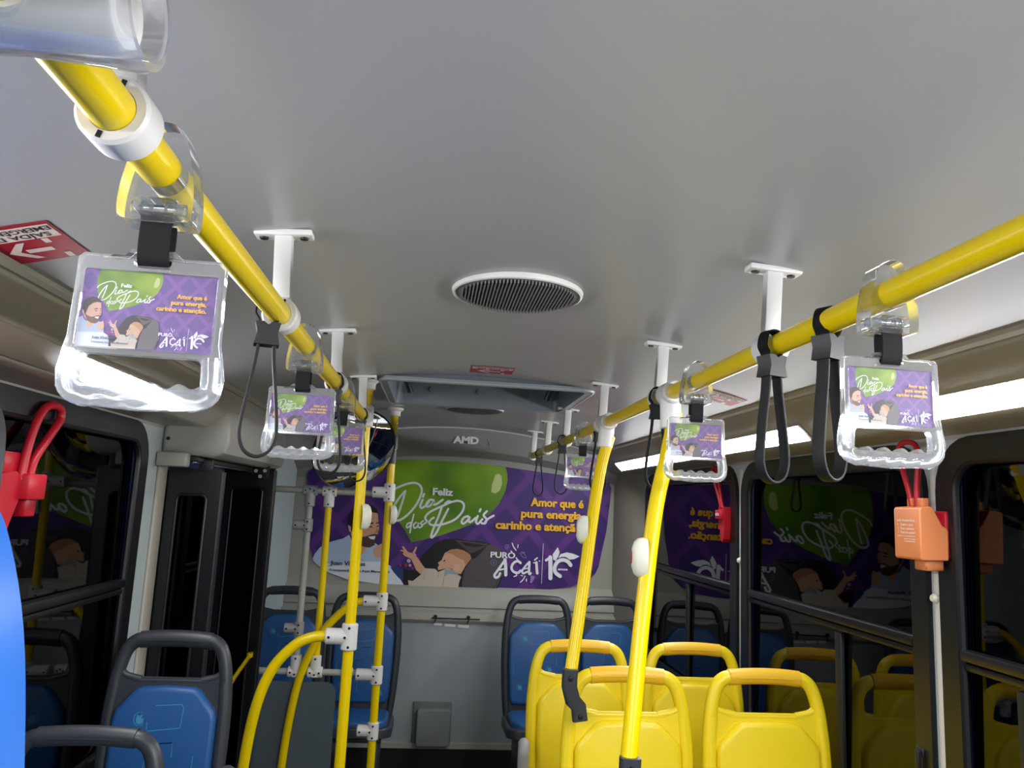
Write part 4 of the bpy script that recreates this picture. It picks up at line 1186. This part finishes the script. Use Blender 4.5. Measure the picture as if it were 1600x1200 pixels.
slanted('grooved yellow slanted pole from the right handrail to the near yellow seat', [(0.598, 2.615, 1.87), (0.588, 2.61, 1.84), (0.566, 2.60, 1.76), (0.535, 2.56, 1.60), (0.487, 2.48, 1.32), (0.449, 2.425, 1.10)], 1,
        [(0.447, 2.41, 1.135), (0.446, 2.41, 1.085), (0.458, 2.415, 1.045), (0.478, 2.42, 1.025), (0.484, 2.42, 0.985)], 2.615, (-0.08, 0, -1), ((0.503, 2.545, 1.55), (-1, 0.12, 0), 1.0))
slanted('smooth thick yellow slanted pole nearest the camera on the right', [(0.600, 1.895, 1.87), (0.594, 1.89, 1.83), (0.576, 1.882, 1.75), (0.545, 1.868, 1.62), (0.505, 1.82, 1.38), (0.465, 1.76, 1.10), (0.460, 1.75, 1.05)], 0,
        [(0.463, 1.745, 1.088), (0.462, 1.745, 1.045), (0.474, 1.75, 1.01), (0.496, 1.755, 0.985), (0.503, 1.755, 0.94)], 1.895, (0.02, 0, -1), ((0.506, 1.835, 1.51), (-1, 0.12, 0), 1.0))

# ------------------------------------------------------------------ seats (origin on the floor under the backrest, sitter faces -y)
def make_seat(label, kind, group):
    t = thing('bus_seat', label, 'seat', (0, 0, 0), group)
    shell_m, pad_m, grip_m = (M_YSEAT, M_YSEAT, M_YGRIP) if kind == 'yellow' else (M_DARKP, M_BLUE, M_DARKP)
    lean = Matrix.Rotation(math.radians(-5), 4, 'X')      # backrest leans away from the sitter
    T0 = Matrix.Translation((0, 0, 0.45)) @ lean @ Matrix.Translation((0, 0, -0.45))
    bm = NB()
    # outer hoop of the back shell
    half = [(-0.168, 0.42), (-0.182, 0.55), (-0.190, 0.72), (-0.190, 0.86), (-0.184, 0.945), (-0.174, 1.010), (-0.159, 1.056), (-0.138, 1.079), (-0.105, 1.088)]
    pts = [(x, 0, z) for x, z in half]+[(0, 0, 1.092)]+[(-x, 0, z) for x, z in reversed(half)]
    cp = catmull(pts, 6)
    sc = [1.0 if p.z > 0.99 else max(0.82, 1.0-(0.99-p.z)*0.4) for p in cp]
    sweep(bm, [T0 @ p for p in cp], [(0.021*math.cos(2*PI*k/16), 0.0215*math.sin(2*PI*k/16)) for k in range(16)], up=(0, 1, 0), scale=sc)
    # back plate
    out = [(-0.168, 0.42), (-0.182, 0.55), (-0.190, 0.72), (-0.190, 0.86), (-0.184, 0.945), (-0.176, 0.998)]
    corner = [(-0.160, 1.000), (-0.146, 0.986), (-0.120, 0.979)]
    L = out+corner
    poly = L+[(-x, z) for x, z in reversed(L)]
    plate(bm, poly, [], 0.022, T0 @ Matrix.Translation((0, 0.012, 0)) @ XZ)
    # side bolster rims running down each side
    for s in (-1, 1):
        sweep(bm, [T0 @ Vector((s*x, -0.004, z)) for x, z in [(0.164, 0.42), (0.179, 0.56), (0.186, 0.72), (0.185, 0.88), (0.178, 0.97)]], circ(0.018, 12))
    # fillets under the hoop
    for s in (-1, 1):
        sweep(bm, [T0 @ p for p in catmull([(s*0.172, 0.0, 1.035), (s*0.168, 0, 1.005), (s*0.150, 0, 0.984), (s*0.10, 0, 0.973)], 5)], circ(0.0115, 12))
    tube(bm, [T0 @ Vector((x, 0.0, 0.971)) for x in (-0.12, -0.06, 0, 0.06, 0.12)], 0.0112, 12)
    finish('back_shell', bm, shell_m, t, angle=45)
    # hand grip along the hoop top
    bm = NB()
    gp = catmull([(-0.118, 0, 1.0865), (-0.06, 0, 1.091), (0, 0, 1.0925), (0.06, 0, 1.091), (0.118, 0, 1.0865)], 6)
    sweep(bm, [T0 @ p for p in gp], [(0.0235*math.cos(2*PI*k/18), 0.0250*math.sin(2*PI*k/18)) for k in range(18)], up=(0, 1, 0))
    for z in (1.0965,):
        sweep(bm, [T0 @ Vector((x, -0.0245, z-0.012+0.004*(1-(x/0.12)**2))) for x in (-0.09, -0.045, 0, 0.045, 0.09)], rect(0.003, 0.0025), up=(0, 1, 0))
    finish('hand_grip', bm, grip_m, t)
    # backrest pad with chamfered top corners
    bm = NB()
    o = [(-0.140, 0.50), (-0.158, 0.53), (-0.168, 0.72), (-0.168, 0.868), (-0.160, 0.892), (-0.106, 0.948), (-0.085, 0.956), (0, 0.960), (0.085, 0.956), (0.106, 0.948), (0.160, 0.892), (0.168, 0.868), (0.168, 0.72), (0.158, 0.53), (0.140, 0.50)]
    prism_bev(bm, o, 0.030, T0 @ Matrix.Translation((0, -0.004, 0)) @ XZ, 0.018)
    if kind == 'blue':
        k0 = len(bm.faces)
        def line(ps):
            sweep(bm, [T0 @ Vector((x, -0.0345, z)) for x, z in ps], [(-0.0012, -0.0004), (0.0012, -0.0004), (0.0012, 0.0004), (-0.0012, 0.0004)], up=(1, 0, 0))
        line([(-0.03, 0.905), (0.055, 0.91)]); line([(0.055, 0.91), (0.062, 0.90), (0.058, 0.845)]); line([(0.058, 0.845), (-0.045, 0.835)]); line([(-0.048, 0.838), (-0.050, 0.86)])
        line([(-0.035, 0.80), (0.04, 0.805), (0.042, 0.765)]); line([(-0.035, 0.80), (-0.045, 0.73), (0.03, 0.735)])
        line([(0.11, 0.77), (0.145, 0.77)]); line([(0.11, 0.77), (0.11, 0.72), (0.145, 0.72)]); line([(-0.14, 0.72), (-0.14, 0.67), (-0.09, 0.67)]); line([(-0.11, 0.62), (-0.02, 0.62), (-0.02, 0.56)])
        for cx, cz in ((-0.075, 0.868), (0.07, 0.70), (-0.10, 0.60), (0.11, 0.56)):
            fl = [(0.0, -0.016), (0.012, -0.010), (0.014, 0.002), (0.006, 0.000), (0.008, 0.014), (-0.002, 0.007), (-0.008, 0.012), (-0.012, 0.000), (-0.010, -0.010)]
            plate(bm, shift(fl, cx, cz), [], 0.0008, T0 @ Matrix.Translation((0, -0.034, 0)) @ XZ)
            line([(cx+0.019*math.cos(a), cz+0.019*math.sin(a)) for a in [k*PI/8 for k in range(3, 15)]])
        bm.faces.ensure_lookup_table()
        for f in bm.faces[k0:]: f.material_index = 1
    finish('backrest_pad', bm, [pad_m, M_CYAN], t, angle=50)
    # seat pan and cushion
    bm = NB()
    pan = rect(0.40, 0.42, 0.07, 5)
    prism_bev(bm, shift(pan, 0, -0.205), 0.05, Matrix.Translation((0, 0, 0.395)) @ Matrix.Rotation(math.radians(-4), 4, 'X'), 0.012)
    tube(bm, [T0 @ Vector((x, 0.0, 0.43)) for x in (-0.16, 0, 0.16)], 0.03, 12)
    finish('seat_pan', bm, shell_m, t, angle=45)
    bm = NB()
    prism_bev(bm, shift(rect(0.345, 0.36, 0.07, 5), 0, -0.215), 0.035, Matrix.Translation((0, 0, 0.443)) @ Matrix.Rotation(math.radians(-4), 4, 'X'), 0.02)
    finish('seat_cushion', bm, pad_m, t, angle=50)
    bm = NB()
    for s in (-1, 1):
        box(bm, (s*0.12, -0.2, 0.2), (0.035, 0.30, 0.40), 0.008); box(bm, (s*0.12, -0.2, 0.008), (0.06, 0.34, 0.016), 0.004)
    box(bm, (0, -0.2, 0.392), (0.30, 0.30, 0.02), 0.004)
    finish('seat_legs', bm, M_DARKP, t)
    return t
yg, bg = 'yellow seats on the right', 'blue seats'
ys = make_seat('yellow seat on the aisle in the second row, behind the smooth slanted pole', 'yellow', yg)
YS = [(0.648, 2.45, 0.015, None), (1.10, 2.45, 0.020, 'yellow seat by the right window in the near row, with an amber top grip'),
      (0.622, 3.10, -0.014, 'yellow aisle seat in the far yellow row, its grip crossed by the grooved pole'), (1.082, 3.10, -0.012, 'yellow window seat in the far yellow row, seen between the two near seats'),
      (0.665, 1.76, -0.13, 'yellow seat nearest the camera, just below the lower picture edge')]
for k, (x, y, z, lab) in enumerate(YS):
    g = ys if k == 0 else copy_tree(ys)
    g.location = (x, y, max(0.0, z))
    g.scale = (1, 1, 1+(z if z < 0 else 0)/1.09)
    if lab: g['label'] = lab
bs = make_seat('blue seat with charcoal hoop in front of the folded door on the left', 'blue', bg)
BS = [(-0.788, 2.60, 0.058, 0.93, None), (-0.800, 2.02, -0.072, 0.97, 'blue seat whose dark hoop rises at the lower left corner'),
      (0.66, 4.60, -0.015, 1.0, 'blue rear seat right of the grey panel, behind the yellow aisle seats'), (1.088, 4.60, -0.010, 1.0, 'blue rear seat in the right rear corner by the window'),
      (-0.340, 4.60, -0.03, 1.0, 'blue rear seat left of the grey panel, behind the yellow poles'), (-0.772, 4.60, -0.012, 1.0, 'blue rear seat behind the grey pipe partition on the left')]
for k, (x, y, z, s, lab) in enumerate(BS):
    g = bs if k == 0 else copy_tree(bs)
    g.scale = (s, 1, 1+z/1.09)
    g.location = (x, y, 0)
    if lab: g['label'] = lab
# dark armrest of the blue seat at the lower left
bm = NB()
sweep(bm, catmull([(-0.425, 2.03, 0.5), (-0.425, 2.02, 0.80), (-0.43, 1.97, 0.955), (-0.445, 1.93, 0.970), (-0.47, 1.90, 0.955), (-0.50, 1.88, 0.90), (-0.51, 1.87, 0.6), (-0.51, 1.87, 0.0)], 5), circ(0.021, 14))
tag(finish('armrest', bm, M_DARKP), 'small rounded charcoal armrest top at the lower picture edge beside the blue seats', 'armrest')
# grey tube stub and oval cover beside the far yellow aisle seat
bm = NB()
tube(bm, catmull([(0.385, 2.95, 0.0), (0.385, 2.95, 0.5), (0.385, 2.95, 0.70), (0.386, 2.955, 0.735), (0.388, 2.97, 0.752), (0.39, 2.99, 0.75)], 5), 0.021, 16)
tag(finish('grab_post', bm, M_GREYP), 'grey rounded tube end left of the yellow seats near the floor panel', 'grab post')

# tall raised seat at the left picture edge
t = thing('raised_seat', 'tall bright blue seat with dark headrest at the left picture edge', 'seat', (-0.705, 0.95, 0.0))
bm = NB()
lean = Matrix.Translation((0.0, 0, 1.2))
half = [(-0.170, 0.95), (-0.176, 1.15), (-0.178, 1.35), (-0.180, 1.50), (-0.182, 1.62), (-0.178, 1.685), (-0.160, 1.722), (-0.13, 1.742), (-0.07, 1.752)]
out = [(v.x, v.y) for v in catmull([(x, z, 0) for x, z in half]+[(0, 1.755, 0)]+[(-x, z, 0) for x, z in reversed(half)], 4)]
prism_bev(bm, out, 0.060, Matrix.Translation((0, 0.05, 0)) @ XZ, 0.022)
finish('back_shell', bm, M_DARKP, t, angle=60)
bm = NB()
half = [(-0.245, 0.98), (-0.285, 1.03), (-0.292, 1.18), (-0.280, 1.32), (-0.262, 1.44), (-0.236, 1.53), (-0.210, 1.578), (-0.16, 1.61)]
out = [(v.x, v.y) for v in catmull([(x, z, 0) for x, z in half]+[(0, 1.62, 0)]+[(-x, z, 0) for x, z in reversed(half)], 4)]
prism_bev(bm, out, 0.10, Matrix.Translation((0, -0.015, 0.02)) @ XZ, 0.045)
finish('backrest_pad', bm, mat('bright_blue_vinyl', '2b74d8', 0.35), t, angle=60)
bm = NB(); prism_bev(bm, shift(rect(0.50, 0.46, 0.09, 6), 0, -0.22), 0.11, Matrix.Translation((0, 0, 0.86)), 0.04)
finish('seat_cushion', bm, mat('bright_blue_vinyl_cushion', '2b74d8', 0.35), t, angle=60)
bm = NB(); cyl(bm, (0, -0.2, 0.63), (0, 0, 1), 0.06, 0.48, 20); box(bm, (0, -0.2, 0.2), (0.52, 0.56, 0.40), 0.02)
finish('pedestal', bm, M_DARKP, t)

# ------------------------------------------------------------------ folding door on the left, its drive cover
def leaf(n, label, y, x0, x1, top, bolts):
    r = bpy.data.objects.new('door_%d' % n, None); COL.objects.link(r); structure(r, label); r.location = ((x0+x1)/2, y, 0.0)
    w = x1-x0
    bm = NB()
    plate(bm, [(-w/2, 0.10), (w/2, 0.10), (w/2, top), (-w/2, top)], [[(x+0.0, z) for x, z in shift(rect(w-0.088, top-0.10-0.19, 0.02, 4), -0.004, 0.10+(top-0.10)/2-0.005)]], 0.032, Matrix.Translation((0, 0.016, 0)) @ XZ)
    # raised rubber lip round the pane and edge seals
    lip = [Vector((x, -0.017, z)) for x, z in shift(rect(w-0.086, top-0.10-0.188, 0.02, 4), -0.004, 0.10+(top-0.10)/2-0.005)]
    tube(bm, lip, 0.006, 8, closed=True)
    for s in (-1, 1): cyl(bm, (s*(w/2-0.002), 0, 0.10+(top-0.10)/2), (0, 0, 1), 0.014, top-0.12, 12)
    finish('door_frame', bm, M_GLOSSBLACK, r, angle=30)
    bm = NB(); box(bm, (-0.004, 0, 0.10+(top-0.10)/2), (w-0.08, 0.006, top-0.10-0.18)); finish('door_glass', bm, M_DGLASS, r, smooth=False)
    bm = NB(); box(bm, (w*0.18, -0.004, top+0.012), (0.05, 0.03, 0.05), 0.006)
    if bolts:
        box(bm, (w*0.22, -0.0165, top-0.022), (0.085, 0.006, 0.07), 0.003)
        for dx, dz in ((-0.022, -0.008), (0.02, -0.006), (0.0, -0.034)):
            lathe(bm, [(0.0095, 0), (0.008, 0.005), (0, 0.006)], to_axis((w*0.22+dx, -0.019, top-0.008+dz), (0, -1, 0)), 12, mi=1)
    finish('hanger', bm, [M_BLACK, M_SILVER], r)
    return r
leaf(1, 'near black door leaf folded open across the left wall', 3.05, -0.995, -0.802, 1.702, False)
d2 = leaf(2, 'far black door leaf with three bright bolts at its top', 3.86, -1.0, -0.772, 1.742, True)
bm = NB(); sweep(bm, [(-0.01, -0.05, 0.70), (0.03, -0.055, 0.78), (0.09, -0.05, 0.88)], rect(0.012, 0.042, 0.004, 2)); box(bm, (-0.01, -0.03, 0.70), (0.02, 0.05, 0.02)); box(bm, (0.085, -0.03, 0.875), (0.02, 0.05, 0.02))
finish('door_handle', bm, M_YPAINT, d2, 'yellow door handle')

bm = NB()
plate(bm, rect(0.26, 0.046, 0.004, 2), [], 0.0012, Matrix.Translation((-0.7664, 3.68, 1.848)) @ YZ)
add_text(bm, text_fit('ATENÇÃO', -0.11, 0.11, 0.0, 0.014, 0.03), Matrix.Translation((-0.7648, 3.68, 1.848)) @ Matrix(((0, 0, 1, 0), (1, 0, 0, 0), (0, 1, 0, 0), (0, 0, 0, 1))), 1)
tag(finish('warning_label', bm, [M_PINKW, M_REDST], smooth=False), 'small pale and red label on the door drive cover, seen through a hand grip', 'sticker')
t = thing('door_drive_cover', 'beige grey moulded cover above the folding door on the left wall', 'cover', (-0.9, 3.5, 1.72))
bm = NB()
o = [(-0.11, 0.032), (0.085, 0.022), (0.120, 0.040), (0.132, 0.085), (0.124, 0.190), (0.100, 0.246), (0.04, 0.272), (-0.02, 0.272), (-0.11, 0.19)]
prism_bev(bm, o, 1.12, Matrix.Translation((0, 0.57, 0)) @ XZ, 0.03)
finish('cover_shell', bm, M_COVE, t, angle=30)
bm = NB(); box(bm, (-0.055, -0.56, 0.008), (0.105, 0.06, 0.052), 0.008); finish('end_block', bm, M_COVE, t)
bm = NB(); lathe(bm, [(0.007, 0), (0.006, 0.003), (0, 0.004)], to_axis((-0.085, -0.551, 0.085), (0, -1, 0)), 12); finish('cover_screw', bm, M_SCREW, t)
bm = NB(); box(bm, (0.01, -0.05, 0.004), (0.016, 0.95, 0.012), 0.002); finish('guide_rail', bm, M_METAL, t)
bm = NB(); box(bm, (0.0, -0.02, 0.014), (0.06, 1.02, 0.02), 0.003); finish('guide_channel', bm, M_BLACK, t)

# ------------------------------------------------------------------ emergency window levers
def lever(bm, p0, p1, wide, r=0.008, lean=(0, 0, 0), mi=0):
    """two legged loop handle rising from p0 to p1, spread along y"""
    a, b = Vector(p0), Vector(p1)
    up = b-a; w = Vector((0, 1, 0))*wide
    pts = [a-w*0.12, a+up*0.30-w*0.20, a+up*0.72-w*0.50, a+up*0.93-w*0.46, b-w*0.1, a+up*0.97+w*0.36, a+up*0.80+w*0.5, a+up*0.30+w*0.22, a+w*0.14]
    sweep(bm, catmull(pts, 6), circ(r, 12), mi=mi)
t = thing('emergency_box', 'orange emergency exit box with white instructions and red loop lever', 'emergency box', (XR, 1.925, 1.52))
bm = NB()
# profile seen along y: (distance from wall, height), extruded along y
prof = [(0.02, 0.010), (0.091, 0.008), (0.095, 0.014), (0.095, 0.135), (0.091, 0.142), (0.060, 0.145), (0.046, 0.120), (0.034, 0.098), (0.022, 0.092), (0.018, 0.085)]
Mx = Matrix(((-1, 0, 0, 0), (0, 0, 1, 0), (0, 1, 0, 0), (0, 0, 0, 1)))      # local (x,y,z) -> world (-x, z, y)
plate(bm, prof, [], 0.112, Matrix.Translation((0, -0.056, 0)) @ Mx)
box(bm, (-0.05, -0.02, -0.002), (0.05, 0.05, 0.03), 0.004)
b_ = finish('box_cover', bm, M_ORANGE, t, angle=30)
bv = b_.modifiers.new('bevel', 'BEVEL'); bv.width = 0.004; bv.segments = 2; bv.limit_method = 'ANGLE'; bv.angle_limit = math.radians(40)
bm = NB(); box(bm, (-0.016, 0.0, 0.075), (0.018, 0.105, 0.12), 0.006); cyl(bm, (-0.035, -0.012, 0.086), (0, 1, 0), 0.028, 0.07, 20)
finish('red_base', bm, M_RED, t, 'red base')
bm = NB(); lever(bm, (-0.060, 0.012, 0.13), (-0.055, 0.05, 0.318), 0.082, 0.0075); finish('lever', bm, M_RED, t, 'red loop lever')
for dy in (0.032, -0.012):
    bm = NB(); box(bm, (-0.055, dy, 0.152), (0.02, 0.022, 0.03), 0.003); finish('lever_socket', bm, M_ORANGE, t)
bm = NB()
Q = Matrix.Translation((-0.0956, 0.046, 0)) @ Matrix(((0, 0, -1, 0), (-1, 0, 0, 0), (0, 1, 0, 0), (0, 0, 0, 1)))   # text x -> -y, y -> z, faces -x
for body, x0, x1, base, cap in (('saída de emergência', 0.006, 0.082, 0.105, 0.0062), ('1', 0.008, 0.010, 0.094, 0.006), ('Quebre o lacre', 0.020, 0.074, 0.094, 0.006), ('2', 0.008, 0.011, 0.084, 0.006), ('Puxe a alavanca', 0.020, 0.078, 0.084, 0.006),
                                ('3', 0.008, 0.011, 0.074, 0.006), ('Empurre a janela', 0.020, 0.082, 0.074, 0.006), ('atenção: o uso indevido do', 0.008, 0.082, 0.066, 0.0035), ('equipamento sujeita', 0.034, 0.082, 0.059, 0.0035), ('a penalidade', 0.034, 0.082, 0.053, 0.0035)):
    add_text(bm, text_fit(body, x0, x1, base, cap, 0.02), Q)
finish('instructions', bm, M_WINK, t, 'white printed instructions', smooth=False)

t = thing('emergency_lever', 'red window release lever on the far right pillar, left of the large reflection', 'emergency lever', (XR, 3.36, 1.50), 'red window release levers')
bm = NB()
out = [(-0.030, 0.155), (0.040, 0.155), (0.040, 0.055), (0.022, 0.055), (0.016, 0.012), (0.0, 0.0), (-0.018, 0.014), (-0.030, 0.06)]
plate(bm, [(y, z) for y, z in out], [], 0.045, Matrix.Translation((-0.045, 0, 0)) @ YZ); box(bm, (-0.045, 0.015, 0.120), (0.03, 0.06, 0.04), 0.004)
finish('lever_base', bm, M_RED, t)
bm = NB(); lever(bm, (-0.04, 0.01, 0.15), (-0.045, 0.10, 0.335), 0.06, 0.008); finish('lever', bm, M_RED, t)
bm = NB(); add_text(bm, text_fit('saída', 0.0, 0.045, 0.115, 0.014, 0.02), Matrix.Translation((-0.0612, 0.037, 0)) @ Matrix(((0, 0, -1, 0), (-1, 0, 0, 0), (0, 1, 0, 0), (0, 0, 0, 1)))); finish('lettering', bm, M_WINK, t, smooth=False)

t = thing('emergency_lever', 'red window release lever with large loop beside the blue seat at the left picture edge', 'emergency lever', (XL, 1.955, 1.495), 'red window release levers')
bm = NB()
plate(bm, [(-0.10, -0.01), (-0.06, -0.045), (-0.03, 0.03), (0.0, 0.09), (0.0, 0.135), (-0.03, 0.15), (-0.10, 0.14)], [], 0.03, Matrix.Translation((0.004, 0, 0)) @ YZ)
box(bm, (0.03, 0.035, 0.115), (0.05, 0.085, 0.062), 0.005); box(bm, (0.025, 0.045, 0.068), (0.03, 0.05, 0.05), 0.004); box(bm, (0.012, -0.03, 0.17), (0.02, 0.07, 0.05), 0.004)
finish('lever_base', bm, M_RED, t)
bm = NB(); sweep(bm, catmull([(0.03, 0.0, 0.13), (0.03, 0.01, 0.20), (0.03, 0.03, 0.26), (0.03, 0.06, 0.305), (0.03, 0.10, 0.322), (0.03, 0.145, 0.318), (0.03, 0.155, 0.295), (0.03, 0.135, 0.27), (0.03, 0.09, 0.225), (0.03, 0.05, 0.18), (0.03, 0.035, 0.13)], 6), circ(0.0105, 14))
finish('lever', bm, M_RED, t)

# ------------------------------------------------------------------ small things on the rear panel
t = thing('access_cover', 'square grey cover plate low on the rear panel between the blue seats', 'cover', (0.083, 5.006, 0.265))
bm = NB(); box(bm, (-0.006, -0.006, 0.008), (0.235, 0.012, 0.255), 0.004); finish('back_plate', bm, mat('cover_back', '6f7476', 0.5), t)
bm = NB(); prism_bev(bm, rect(0.205, 0.215, 0.018, 4), 0.045, Matrix.Translation((0.004, -0.010, -0.008)) @ XZ, 0.008); finish('front_cover', bm, mat('cover_front', '858a8c', 0.45), t, angle=50)
bm = NB()
for x, w, z in ((-0.075, 0.05, 0.0), (0.0, 0.07, -0.006), (0.085, 0.07, -0.010)): box(bm, (x, 0, z), (w, 0.004, 0.018), 0.001, R=Matrix.Rotation(0.05, 3, 'Y'))
o = finish('torn_tape', bm, mat('bright_tape', 'e6e7e6', 0.4)); o.location = (0.155, 5.003, 0.862)
tag(o, 'torn bright tape scraps along the top of the rear panel', 'tape')
bm = NB()
box(bm, (0.10, -0.006, 0.018), (0.30, 0.012, 0.006), 0.001)
for x in (-0.03, 0.175): cyl(bm, (x, -0.008, 0.03), (0, 1, 0), 0.008, 0.02, 12); box(bm, (x+0.004, -0.008, 0.012), (0.006, 0.006, 0.05), R=Matrix.Rotation(0.3, 3, 'Y'))
o = finish('broken_latch', bm, M_SCREW); o.location = (0.09, 4.978, 0.885)
tag(o, 'dark broken latch strip above the torn tape on the rear panel', 'latch')
